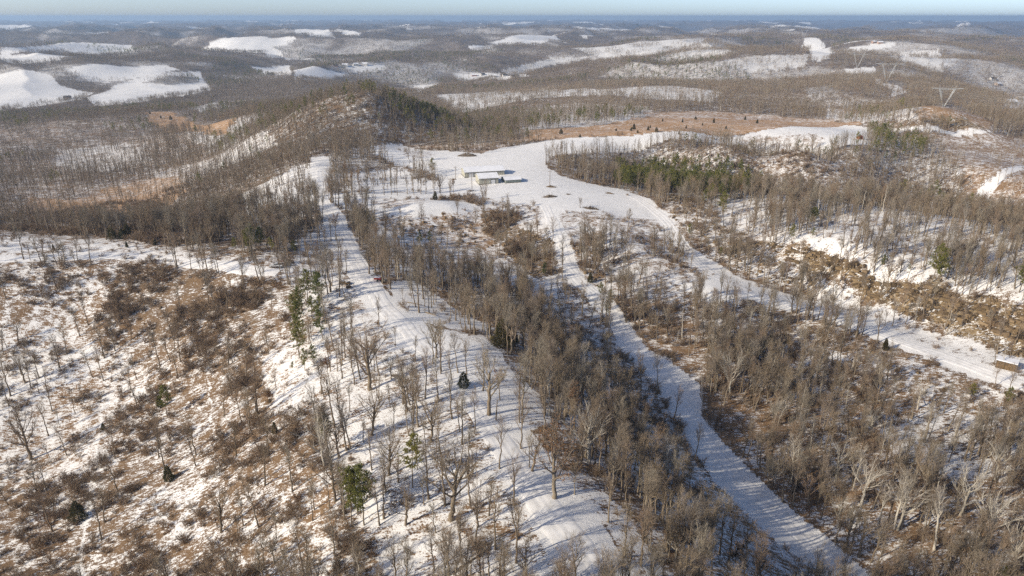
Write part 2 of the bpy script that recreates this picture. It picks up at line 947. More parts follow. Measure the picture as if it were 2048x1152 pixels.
(464,682),
(445,676),
(387.8,676.3)]),
(0.15,0.4,0.9,0,0.2,0,0,0,[(391.1,685.8),
(439,691),
(447,679),
(388.9,673.6)]),
(1,0,0,0,0,0,0,1,[(386.6,673.6),
(445,675),
(454,669),
(438.6,663.9),
(388.3,666.9),
(339.8,682.9),
(347.8,700.2)]),
(1,0,0,0,0,0,0,1,[(396.1,548.6),
(398.3,541.2),
(360.6,514.8),
(342.9,492.0),
(337.2,493.7),
(347.0,513.4),
(364.1,523.6)]),
(0.84,0.15,0,0.75,0.12,0,0.03,0,[(117.5,395.9),
(151.0,401.5),
(241.8,489.1),
(294.1,484.8),
(306.4,349.6),
(215.3,233.4),
(186.1,257.9),
(170.5,269.9),
(152.0,288.9),
(142.1,307.4),
(121.5,328.1),
(107.6,358.6)]),
(0.33,0.3,1.0,0.06,0.5,0,0,0,[(95.4,443.1),
(110.3,401.5),
(106.3,358.7),
(121.5,328.1),
(137.0,312.1),
(145.4,304.3),
(152.0,288.6),
(165.3,279.9),
(177.6,264.0),
(185.9,257.5),
(214.6,232.3),
(199.7,210.3),
(176.2,237.9),
(165.3,255.9),
(154.3,279.7),
(138.7,295.1),
(122.9,300.6),
(107.6,312.1),
(95.1,338.9),
(88.4,367.2)]),
(0.6,0.3,0.4,0.2,1.0,0,0,0,[(91.0,407.0),
(107.0,388.6),
(106.8,355.2),
(120.5,324.7),
(134.8,311.8),
(132.8,304.0),
(115.6,307.1),
(99.8,327.7),
(89.3,358.9)]),
(0.7,0.3,0.3,0.45,0.8,0,0,0,[(98.6,332.9),
(114.2,318.9),
(133.7,307.6),
(135.1,296.3),
(121.6,296.4),
(105.7,305.2)]),
(0.86,0.1,0,0.06,0.3,0,0,1,[(134.6,298.1),
(147.5,284.6),
(154.8,272.0),
(163.8,252.9),
(176.2,237.9),
(199.7,210.3),
(194.0,202.5),
(163.1,234.6),
(146.2,253.8),
(133.7,280.9)]),
(0.6,0.6,0.2,0.05,0.5,0,0,0,[(-70.6,362.4),
(-39.0,367.4),
(-17.8,379.1),
(-3.6,343.3),
(-13.4,331.5),
(-31.3,337.6),
(-49.1,339.3),
(-63.1,348.4)]),
(0.4,0.2,0.5,0.2,2.2,0,0,0,[(-17.9,380.4),
(-1.1,374.8),
(9.4,351.3),
(18.9,332.0),
(20.9,295.5),
(12.4,290.1),
(1.5,320.4),
(-11.5,351.9)]),
(0.45,0.2,0.1,0.1,1.6,0,0,0,[(-46.1,411.0),
(-25.5,416.9),
(-11.1,390.2),
(-18.0,383.3),
(-35.1,386.7)]),
(1,0,0,0,0,0,0,1,[(-119.0,600.6),
(-99.9,628.8),
(-75.4,608.7),
(-49.9,565.7),
(-24.9,544.8),
(-1.7,584.7),
(32.9,611.5),
(96.7,605.6),
(166.4,627.1),
(245.6,663.2),
(339,725),
(349.9,697.2),
(296.8,592.2),
(260.6,583.9),
(233.7,612.2),
(198.3,626.9),
(128.8,594.3),
(70.5,562.3),
(31.0,535.5),
(24.1,510.5),
(31.1,473.9),
(48.3,457.5),
(69.8,444.9),
(80.4,414.5),
(87.5,376.1),
(75.1,368.6),
(48.4,374.2),
(34.9,377.2),
(23.4,370.0),
(15.9,386.8),
(-7.0,398.5),
(-19.1,408.6),
(-28.6,417.2),
(-42.6,405.2),
(-65.7,402.0),
(-94.6,399.9),
(-108.7,409.6),
(-115.7,413.4),
(-98.3,416.9),
(-80.4,418.5),
(-50.1,419.7),
(-44.6,442.7),
(-57.9,490.9),
(-84.7,504.5),
(-103.7,530.5)]),
(0.75,0.4,0,0,0.05,0,0,0,[(206.2,639.2),
(268.8,639.3),
(273.2,606.0),
(234.4,614.9),
(207.4,627.3)]),
(0.8,0.3,0,0,0.1,0,0,0,[(-100.7,604.9),
(-61.8,563.1),
(-61.8,526.9),
(-86.1,539.2)]),
(0.7,0.3,0,0.02,0.15,0,0,0,[(29.0,372.3),
(48.6,375.3),
(72.3,368.3),
(54.8,340.8),
(37.8,348.3)]),
(1,0,0,0,0,0,0,1,[(-107.5,404.8),
(-76.6,397.2),
(-54.6,385.3),
(-27.0,393.2),
(-17.5,385.1),
(-28.5,373.3),
(-39.0,367.8),
(-60.2,365.1),
(-74.9,372.3),
(-90.4,368.7)]),
(0.72,0.3,0,0,0.1,0,0,0,[(-81.4,391.9),
(-55.3,390.3),
(-45.7,381.3),
(-72.8,375.7)]),
(0.62,0.2,0,0,0.5,0,0,0,[(-350.3,384.2),
(-213.8,328.3),
(-168.0,310.5),
(-158.7,305.4),
(-132.5,291.5),
(-98.3,280.4),
(-92.2,277.3),
(-92.8,268.5),
(-108.3,271.8),
(-127.4,278.0),
(-158.4,289.8),
(-192.5,291.9),
(-275.2,297.4)]),
(0.82,0.3,0,0,0.3,0,0,0,[(-274.3,327.3),
(-209.6,321.6),
(-168.8,307.4),
(-137.2,292.1),
(-161.2,295.9),
(-207.5,298.8),
(-254.4,301.3)]),
(1,0,0,0,0,0,0,1,[(-148.5,517.1),
(-133.0,517.3),
(-112.4,412.7),
(-87.3,353.9),
(-65.1,293.6),
(-49.1,252.2),
(-32.1,223.6),
(-15.0,202.3),
(-3.5,181.8),
(4.6,154.7),
(13.4,135.2),
(19.6,119.3),
(24.2,107.9),
(25.4,103.6),
(10.0,101.8),
(4.8,118.1),
(-2.8,139.4),
(-11.1,160.5),
(-21.2,183.0),
(-38.1,206.3),
(-57.0,243.0),
(-70.4,277.9),
(-85.8,316.0),
(-104.6,371.0),
(-118.0,414.1),
(-135.5,462.8)]),
(1,0,0,0,0,0,0,1,[(15.9,388.8),
(24.5,379.5),
(27.4,340.9),
(30.5,315.7),
(32.0,294.0),
(43.3,272.5),
(45.5,255.9),
(51.3,234.4),
(60.2,223.3),
(65.8,215.2),
(61.5,197.3),
(67.6,178.8),
(74.7,160.5),
(83.3,147.1),
(90.0,133.6),
(79.1,131.2),
(65.9,143.7),
(56.7,162.7),
(52.5,188.5),
(49.1,210.6),
(40.3,235.7),
(37.5,258.8),
(30.9,275.4),
(22.8,297.1),
(22.3,326.9),
(21.2,354.1)]),
(0.97,0.1,0,0,0.1,0,0,1,[(68.1,433.4),
(82.6,410.0),
(85.5,359.8),
(92.1,323.1),
(104.1,299.8),
(119.1,289.4),
(136.0,281.4),
(144.8,259.3),
(156.5,243.0),
(169.6,226.9),
(183.4,206.0),
(177.5,197.4),
(163.1,216.0),
(149.9,230.8),
(135.9,248.8),
(118.8,265.7),
(99.8,271.8),
(83.0,272.6),
(76.1,283.2),
(86.3,298.0),
(82.1,327.4),
(78.5,360.6),
(75.0,391.9)]),
(1,0,0,0,0,0,0,1,[(73.0,283.9),
(92.5,291.4),
(101.3,276.7),
(94.1,266.7),
(81.7,267.0)])]
TRAILS = [(0.5,0.85,[(-146.5,216.4),
(-139.9,202.0),
(-132.8,187.4),
(-126.1,174.1),
(-119.8,159.9),
(-109.7,140.1)]),
(0.4,0.7,[(-106.8,217.3),
(-98.6,200.0),
(-90.1,181.8)]),
(0.5,0.8,[(-121.7,274.2),
(-112.4,264.9),
(-117.1,260.0)]),
(1.0,1,[(-267.5,528.9),
(-253.8,536.0)]),
(0.4,0.75,[(-101.4,160.9),
(-92.8,152.1),
(-81.3,142.2)]),
(1.3,0.8,[(-2.8,139.4),
(6.1,125.4),
(12.9,115.2),
(19.5,102.4)]),
(1.0,0.75,[(79.9,326.7),
(89.1,295.8),
(114.7,277.5),
(137.9,253.4),
(165.8,220.5)]),
(1.0,0.75,[(-226.4,293.7),
(-196.4,299.0),
(-160.8,294.9),
(-129.5,283.6),
(-100.4,273.6)]),
(1.2,0.7,[(20.1,368.9),
(24.7,326.3),
(28.0,291.1),
(41.1,255.7),
(52.6,212.3),
(60.8,172.2),
(78.5,141.7)])]
TREES = [('o',-41.3,179.6,24.4),
('b',-53.1,195.1,15.4),
('b',-53.0,199.1,12.1),
('b',-52.9,208.6,12.5),
('b',-53.3,212.9,14.4),
('b',-55.7,212.1,10.9),
('b',-59.0,208.3,14.3),
('b',-33.6,232.7,21.0),
('b',-40.8,242.2,6.0),
('b',-34.2,249.4,20.2),
('b',-47.2,253.6,19.3),
('o',-58.3,269.1,16.0),
('o',-51.1,258.5,17.5),
('b',-70.3,252.1,22.2),
('b',-65.7,247.5,18.0),
('b',-70.9,250.8,17.2),
('b',-23.9,189.5,14.9),
('o',-23.2,193.0,15.1),
('b',-21.1,185.1,16.2),
('b',-41.5,188.4,10.0),
('b',-53.9,192.3,11.9),
('b',-56.4,193.3,10.3),
('b',-48.3,164.1,16.8),
('b',-45.8,162.2,15.9),
('b',-46.8,183.5,12.4),
('o',-36.4,156.0,16.2),
('b',-30.1,168.8,13.9),
('b',-26.2,158.9,14.8),
('b',-24.4,157.1,17.5),
('o',-20.2,150.5,15.0),
('b',-17.6,180.1,9.7),
('b',-21.0,183.6,11.4),
('b',-33.6,168.0,7.8),
('b',-45.1,169.1,9.4),
('b',-34.1,142.9,12.7),
('o',-29.4,140.3,15.3),
('b',-29.5,134.7,13.7),
('b',-18.9,130.9,16.0),
('b',-15.0,128.2,17.0),
('o',-13.2,123.8,24.0),
('o',-23.3,124.4,12.5),
('b',-28.6,127.0,14.6),
('b',-29.3,125.4,12.0),
('b',-19.9,129.5,8.1),
('b',-9.3,127.2,14.4),
('b',-10.3,136.5,13.6),
('b',-7.4,115.1,17.3),
('b',-3.4,114.1,16.0),
('b',0.8,109.9,14.5),
('b',-16.4,121.0,9.1),
('b',-38.2,119.9,12.5),
('b',-11.8,130.6,8.1),
('b',-11.0,117.8,6.4),
('b',-15.7,111.3,10.6),
('o',-12.5,109.3,13.5),
('b',-8.2,108.4,9.8),
('b',-2.4,107.2,9.7),
('b',-5.5,107.7,8.6),
('o',-6.1,160.5,22.6),
('b',2.7,161.7,17.8),
('b',2.0,157.7,14.7),
('b',-16.0,184.3,13.0),
('b',-13.4,183.4,11.4),
('b',-10.1,169.8,3.9),
('b',-8.2,174.1,14.1),
('b',2.0,171.2,14.0),
('b',8.9,163.8,18.0),
('o',4.7,137.4,12.9),
('b',4.1,138.7,9.6),
('b',2.2,146.2,15.4),
('b',14.1,129.8,9.3),
('b',20.7,122.0,12.2),
('b',20.5,144.8,14.2),
('b',26.9,146.2,15.1),
('b',22.8,112.4,13.6),
('b',28.8,122.5,14.3),
('b',-188.1,230.1,19.8),
('b',-163.3,211.1,14.1),
('o',-163.0,200.1,23.2),
('b',-162.3,216.1,6.2),
('b',-149.1,181.7,11.2),
('b',-145.2,180.6,12.0),
('b',-175.5,241.9,14.9),
('b',-175.5,248.0,13.0),
('b',-190.2,247.4,8.7),
('o',-111.0,188.7,11.0),
('o',-53.0,123.4,9.0),
('b',-69.2,149.5,6.9),
('b',-46.3,134.3,9.8),
('b',-77.6,184.9,22.0),
('b',-136.9,281.4,9.0),
('b',-131.8,278.9,7.8),
('b',-126.3,278.0,6.7),
('b',139.8,282.3,13.9),
('b',135.7,285.1,6.6),
('b',130.8,288.0,16.4),
('b',157.5,261.8,12.0),
('b',132.7,286.6,14.0),
('o',-77.5,523.3,11.2),
('o',-67.0,517.5,14.0),
('o',-44.2,421.4,13.9),
('b',-87.5,415.7,11.6),
('b',-83.3,414.6,12.2),
('b',-76.8,411.9,12.7),
('b',-72.6,413.8,11.6),
('b',-68.6,410.8,13.3),
('b',-63.3,415.8,12.2),
('b',-58.9,412.7,13.6),
('b',-55.2,416.2,13.4),
('b',-52.2,416.5,11.0),
('o',256.4,600.5,16.9),
('o',263.0,575.5,19.4),
('b',222.1,616.8,13.0),
('b',76.3,570.7,11.2),
('o',38.2,382.8,7.2),
('o',45.2,254.0,13.8),
('b',23.5,308.1,15.8),
('b',-101.4,417.1,18.3),
('b',-96.1,413.8,17.0),
('b',-91.6,413.8,15.2),
('b',-57.2,343.0,10.5),
('b',-64.1,339.1,15.5),
('b',-67.8,325.8,15.5),
('l',9.3,127.8,19.3),
('l',-35.6,417.5,9.2),
('l',-95.8,411.0,15.1),
('l',-105.3,438.7,14.4),
('l',-75.4,264.4,10.6),
('l',32.5,291.7,9.4),
('l',-3.3,169.1,9.3),
('l',16.7,159.8,13.6),
('l',-54.8,185.8,9.2),
('l',-30.6,170.9,7.1),
('l',-83.2,316.7,12.2),
('l',131.2,393.8,8.8),
('s',92.7,166.9,15.1),
('s',101.6,148.9,20.4),
('s',100.9,149.3,18.9),
('s',102.8,149.6,17.4),
('s',107.7,142.4,18.5),
('s',83.5,192.7,12.7),
('s',85.0,192.7,10.0),
('s',74.1,209.2,18.0),
('s',119.1,162.2,12.4),
('s',120.3,153.2,17.5),
('s',119.5,141.6,21.3),
('s',122.2,133.6,16.5),
('s',133.9,201.3,12.1),
('s',148.4,192.9,10.9),
('s',110.8,244.0,9.5),
('s',76.8,239.0,12.4),
('s',18.9,144.3,18.2),
('s',9.9,164.3,18.1),
('s',36.8,140.1,18.4),
('s',128.2,217.3,10.7),
('s',162.8,259.0,10.9),
('s',110.3,201.6,11.2),
('s',111.9,187.4,12.5),
('s',90.5,180.5,13.1),
('s',133.2,180.6,13.1),
('s',138.1,166.7,15.0),
('s',156.4,184.9,12.4),
('s',95.9,158.1,16.3),
('s',129.5,187.9,12.5),
('s',82.3,212.9,12.5),
('s',169.1,270.9,7.7),
('s',173.6,254.1,9.6),
('s',165.9,529.0,11.4),
('s',334.3,560.9,16.0),
('s',95.1,255.6,10.8),
('p',-77.5,245.9,13.1),
('p',-72.0,240.2,13.9),
('p',-79.1,243.3,11.1),
('p',-77.8,236.1,11.8),
('p',-76.0,227.1,11.6),
('p',-70.4,207.4,11.2),
('p',-64.3,215.7,10.7),
('p',-65.9,198.4,8.0),
('p',-62.6,198.8,7.9),
('p',-70.6,200.6,3.6),
('p',-46.7,153.3,11.2),
('p',-23.2,135.2,13.6),
('p',-35.7,126.4,14.7),
('p',-33.0,126.4,15.7),
('p',-35.1,129.6,12.2),
('p',-115.9,203.8,11.5),
('p',-111.9,289.4,13.1),
('p',-110.1,290.7,11.3),
('p',-114.7,290.1,11.3),
('p',-121.7,292.4,6.9),
('p',-104.1,288.7,7.9),
('p',-95.1,291.1,6.9),
('p',173.7,270.4,16.4),
('p',175.1,269.2,13.4),
('p',146.8,332.3,10.6),
('p',150.7,336.9,9.2),
('p',133.0,318.9,8.9),
('p',141.6,316.0,5.4),
('p',159.9,285.2,7.3),
('p',199.3,255.9,15.5),
('p',168.4,279.8,4.0),
('p',100.3,320.1,5.6),
('p',-78.8,232.1,11.7),
('p',-74.2,218.1,11.3),
('p',-71.6,216.5,9.4),
('p',-68.5,228.0,10.6),
('p',-74.5,347.7,8.5),
('p',-78.5,348.4,8.0),
('p',-70.5,346.6,7.4),
('p',-45.0,326.7,8.1),
('p',-41.0,334.4,7.3),
('p',14.6,290.3,8.2),
('p',40.1,264.0,8.8),
('p',37.0,272.3,8.1),
('p',38.0,255.3,8.6),
('p',105.1,240.5,5.9),
('p',153.3,204.9,6.4),
('p',162.5,201.1,7.1),
('p',-72.5,244.6,12.1),
('p',-72.4,232.6,9.4),
('c',-124.2,163.1,6.6),
('c',-99.8,169.7,5.2),
('c',-141.2,207.8,2.8),
('c',-67.2,170.1,3.9),
('c',-13.7,175.5,5.1),
('c',-2.8,207.0,9.8),
('c',-0.3,211.0,8.2),
('c',-190.8,320.1,5.9),
('c',-185.1,323.8,7.0),
('c',-186.4,321.4,5.0),
('c',-183.7,364.7,7.3),
('c',-207.4,301.7,2.8),
('c',-175.5,304.2,2.9),
('c',-164.2,307.4,2.9),
('c',47.0,678.9,5.2),
('c',122.0,709.7,5.9),
('c',58.7,610.1,3.0),
('c',119.4,623.0,3.9),
('c',125.6,616.2,4.3),
('c',184.7,771.9,4.2),
('c',197.0,735.5,3.0),
('c',213.6,755.0,5.2),
('c',144.2,611.5,3.4),
('c',102.0,695.7,2.9),
('c',108.8,614.5,2.6),
('c',204.3,677.8,3.3),
('c',157.0,640.9,3.1),
('c',268.1,820.9,4.5),
('c',262.0,761.5,4.7),
('c',209.4,814.2,3.9),
('c',166.6,789.0,3.8),
('c',124.7,642.0,2.7),
('c',105.3,627.6,3.5),
('c',-525.4,1068.6,5.1),
('c',-507.8,1062.3,6.6),
('c',-447.8,1089.3,6.0),
('c',-444.7,1101.1,6.8),
('c',-380.8,855.0,5.9),
('c',-714.7,1344.3,6.4),
('c',-44.1,392.2,5.2),
('c',107.8,323.3,4.6),
('c',139.3,235.4,4.9),
('c',-121.7,210.7,4.7),
('c',99.2,243.0,5.1),
('c',34.5,289.5,4.7),
('c',-561.2,1109.2,4.5),
('c',-503.9,1119.1,4.6)]
LANDMARKS = [('the red trailer',-53.4,260.3),
('the old flat wagon',-65.5,256.4),
('the white pickup truck',-97.9,276.3),
('the long barn',-19.8,465.3),
('the tall front utility pole',-24.8,426.7),
('the lone utility pole on its mound',23.7,436.7),
('the snow covered shelter',175.4,221.5),
('the large brown leaved oak',9.3,127.8),
('the round dark cedar on the left slope',-124.2,163.1),
('the dark pine on the left slope',-115.9,203.8),
('the trio of pines beside the ridge track',-34.7,127.5),
('the small cedar on the ridge track',-13.7,175.5),
('the tallest pine above the cut bank',173.7,270.4),
('the bend of the hollow road',42.2,264.0),
('the forked pale tree above the hollow road',92.7,166.9),
('the three stemmed pale clump',101.6,148.9),
('the bend of the shelf road',84.0,302.5),
('the bottom right corner',124.3,136.5),
('the bottom left corner',-136.6,150.3),
('the bottom middle of the view',0.0,108.2),
('the hollow road at the bottom edge',83.3,137.8),
('the green pine row on the ridge',-74.9,224.4),
('the red hut',302.8,615.6),
('the nearest pylon',539,897),
('the orange meadow',141.9,730.6),
('the left orange meadow',-496,1067),
('the dark pine group beside the spur road',-112.3,290.7),
('the white mound before the barns',-47.5,372.3),
('the pine stand on the shelf',120.5,510.2),
('the snowy ravine road at right',359.5,516.1),
('the wooded knob hill',-145.7,643.4),
('the left edge of the spur road',-223.6,292.6),
('the shady hollow wood',21.7,216.0),
('the brushy gully beside the hollow road',9.0,335.1),
('the right edge below the shelter',152.8,180.4),
('the trodden trail on the left slope',-132.8,187.4),
('the middle of the right wooded slope',106.3,208.0),
('the top of the ridge track',-131.0,482.1),
('the snowy bench under the cut bank',150.1,278.9),
('the long snow field',217.0,645.5),
('the upper end of the shelf road',78.3,402.2),
('the right end of the pine stand',176.6,511.1),
('the far end of the field below the pylon',337.8,621.9),
('the ravine mouth',311.2,509.5),
('the far green pine clump',420,986),
('the snowy crest above the cut bank',182.9,369.4),
('the hollow road at mid height',59.1,188.9),
('the lower ridge track',5.8,118.1)]
LOGS = [(-11.8,109.2,9,0.22,0.6,0.25,'dead pole leaning among the trees at the bottom of the view'),
(-57.0,265.7,5,0.2,0.4,0.3,'short leaning log at the foot of a tree by the red trailer'),
(-39.2,242.8,7,0.2,-0.5,0.03,'fallen trunk in brush beside the ridge track'),
(-6.8,223.0,7,0.25,-0.4,0.03,'fallen trunk at the edge of the hollow wood'),
(-4.2,158.0,6,0.2,0.2,1.5,'dead upright snag beside the ridge track'),
(-92.2,252.3,6,0.2,0.6,0.15,'fallen log on the slope under the pine row'),
(-31.6,233.8,6,0.25,-0.7,0.05,'fallen trunk with root at the wood edge')]
BANK = [[(128.2,319.4),
(141.9,306.8),
(151.9,288.2),
(164.8,278.6),
(177.2,263.1),
(188.8,252.4),
(197.7,242.4)],[(125.7,310.7),
(139.8,298.8),
(151.5,283.8),
(160.7,268.1),
(173.4,253.7),
(182.4,239.4),
(191.5,230.4)]]
PLACES = {'longbarn':[(-31.3,461.3),
(-5.4,465.4)],'frontbarn':[(-20.8,439.1),
(-8.6,441.2)],'shed':[(-4.5,442.3),
(5.5,444.7)],'poles':[(-37.4,459.6),
(23.9,436.7),
(-24.8,426.7)],'truck':[(-98.5,276.3)],'atv':[(-96.2,278.2)],'trailer':[(-53.4,260.3)],'bundle':[(-50.7,260.7)],'wagon':[(-65.9,258.1)],'logs':[(-63.6,254.0)],'shelter':[(175.4,221.5)],'hut':[(302.8,615.6)],'piles':[(-33.9,533.9),
(24.2,433.8),
(22.5,406.8),
(43.7,381.6),
(33.8,414.2),
(59.8,423.5),
(-38.1,458.3),
(177.3,625.0),
(-25.3,424.3)],'pylons':[(539,897),
(615,1195),
(782,1660),
(1319,3361)],'houses':[(-953,1547),
(-746,1625),
(-731,1627),
(-720,2175),
(-583,2004),
(-547,2401),
(-517,2428),
(-491,2448),
(-571,2376),
(-131,2523),
(-102,2534),
(-67,2522),
(-19,2005),
(8,1956),
(1277,2571),
(1263,2587),
(790,1141),
(1076,1526),
(1192,1782),
(1195,1810)]}
ROADS = [('ridge_track','snow covered track running along the crest of the wooded ridge',8,[(18.0,102.2),
(15.4,108.9),
(9.1,120.8),
(0.7,139.4),
(-9.2,163.0),
(-20.0,186.0),
(-33.8,211.1),
(-49.5,242.9),
(-66.9,286.0),
(-86.1,337.3),
(-108.8,400.2),
(-130.0,472.0)]),
('hollow_road','snowy road curving down through the shaded hollow',7,[(18.7,386.4),
(23.5,335.1),
(25.8,307.5),
(32.9,284.3),
(41.2,264.0),
(45.8,240.9),
(52.7,217.0),
(57.8,193.7),
(63.4,170.6),
(72.5,154.4),
(84.4,134.6)]),
('shelf_road','snowy road along the shelf below the cut bank',6.5,[(71.6,425.9),
(82.4,377.9),
(85.2,333.8),
(90.6,301.2),
(102.3,279.8),
(120.1,269.2),
(137.5,252.5),
(154.0,235.0),
(166.1,221.1),
(177.6,202.4)]),
('spur_road','snowy road along the left spur, ending at the pickup',8,[(-262.6,296.3),
(-224.8,291.2),
(-194.8,296.0),
(-159.9,293.1),
(-129.1,282.7),
(-109.1,274.5),
(-95.2,271.4)]),
('ravine_road','short snowy road climbing out of the ravine at right',5,[(424.5,571.2),
(364.0,518.4),
(351.0,509.3),
(339.2,490.6)])]
T = Terrain(SPOTS)
def gz(x, y): return float(T([x], [y])[0])
# =================================================================== ground zones
def inside(x, y, pts):
    p = np.array(pts, float); c = np.zeros(len(x), bool)
    x0, y0 = p.min(0); x1, y1 = p.max(0)
    k = np.where((x >= x0) & (x <= x1) & (y >= y0) & (y <= y1))[0]
    if len(k) == 0: return c
    xx, yy = x[k], y[k]; cc = np.zeros(len(k), bool); j = len(p) - 1
    for i in range(len(p)):
        if p[i, 1] != p[j, 1]:
            cc ^= ((p[i, 1] > yy) != (p[j, 1] > yy)) & (xx < (p[j, 0] - p[i, 0]) * (yy - p[i, 1]) / (p[j, 1] - p[i, 1]) + p[i, 0])
        j = i
    c[k] = cc
    return c
DEFAULT = (.34, .08, 0, 1.05, .6, .012, .02)
def zones(x, y):
    """snow cover, rust grass, bare bank, wood, brush, pine and pale-bark densities at ground points"""
    x = np.asarray(x, float); y = np.asarray(y, float); r = np.hypot(x, y)
    out = np.tile(np.array(DEFAULT), (len(x), 1))
    k = np.minimum(9, r * 0.02)
    wx = x + (fbm(x, y, 14, 3, 3) - .5) * k * 2; wy = y + (fbm(x, y, 14, 8, 3) - .5) * k * 2
    cx = x + (fbm(x, y, 9, 13, 2) - .5) * k * .45; cy = y + (fbm(x, y, 9, 18, 2) - .5) * k * .45
    hitm = np.zeros(len(x), bool)
    for z in ZONES:
        m = inside(cx, cy, z[8]) if z[7] else inside(wx, wy, z[8])
        out[m] = z[:7]; hitm |= m
        if .15 < z[0] < .9: out[m, 0] -= .11
    k = np.where(~hitm & (r > 650) & (r < 9000))[0]          # untouched far woods: thin, snow floored on the open south faces
    if len(k):
        xx, yy = x[k], y[k]; d = np.where(r[k] > 2500, 40., 18.); sl = (T(xx, yy + d) - T(xx, yy - d)) / (2 * d)
        p = sstep(.02, .16, sl) * sstep(.36, .56, fbm(xx, yy, 300, 83, 3)); out[k, 0] = .28 + .38 * p; out[k, 3] = 1.2 - .5 * p
    return out
def seg_dist(x, y, pts):
    d = np.full(len(x), 1e9)
    for (ax, ay), (bx, by) in zip(pts[:-1], pts[1:]):
        vx, vy = bx - ax, by - ay; t = np.clip(((x - ax) * vx + (y - ay) * vy) / (vx * vx + vy * vy + 1e-9), 0, 1)
        d = np.minimum(d, np.hypot(x - ax - t * vx, y - ay - t * vy))
    return d
# =================================================================== materials
def mat(name, base, rough=.9, spec=.1, var=None, noise_scale=None, noise_cols=None, noise_detail=4):
    m = bpy.data.materials.new(name); m.use_nodes = True; nt = m.node_tree; N = nt.nodes; b = N['Principled BSDF']
    b.inputs['Base Color'].default_value = (*base, 1); b.inputs['Roughness'].default_value = rough; b.inputs['Specular IOR Level'].default_value = spec
    if var:
        oi = N.new('ShaderNodeObjectInfo'); cr = N.new('ShaderNodeValToRGB'); e = cr.color_ramp
        while len(e.elements) < len(var): e.elements.new(0.5)
        for i, c in enumerate(var): e.elements[i].position = i / max(1, len(var) - 1); e.elements[i].color = (*c, 1)
        nt.links.new(oi.outputs['Random'], cr.inputs[0]); nt.links.new(cr.outputs[0], b.inputs['Base Color'])
    elif noise_cols:
        tc = N.new('ShaderNodeTexCoord'); n = N.new('ShaderNodeTexNoise'); n.inputs['Scale'].default_value = noise_scale; n.inputs['Detail'].default_value = noise_detail
        cr = N.new('ShaderNodeValToRGB'); e = cr.color_ramp
        while len(e.elements) < len(noise_cols): e.elements.new(0.5)
        for i, c in enumerate(noise_cols): e.elements[i].position = .3 + .4 * i / max(1, len(noise_cols) - 1); e.elements[i].color = (*c, 1)
        nt.links.new(tc.outputs['Object'], n.inputs['Vector']); nt.links.new(n.outputs['Fac'], cr.inputs[0]); nt.links.new(cr.outputs[0], b.inputs['Base Color'])
    return m
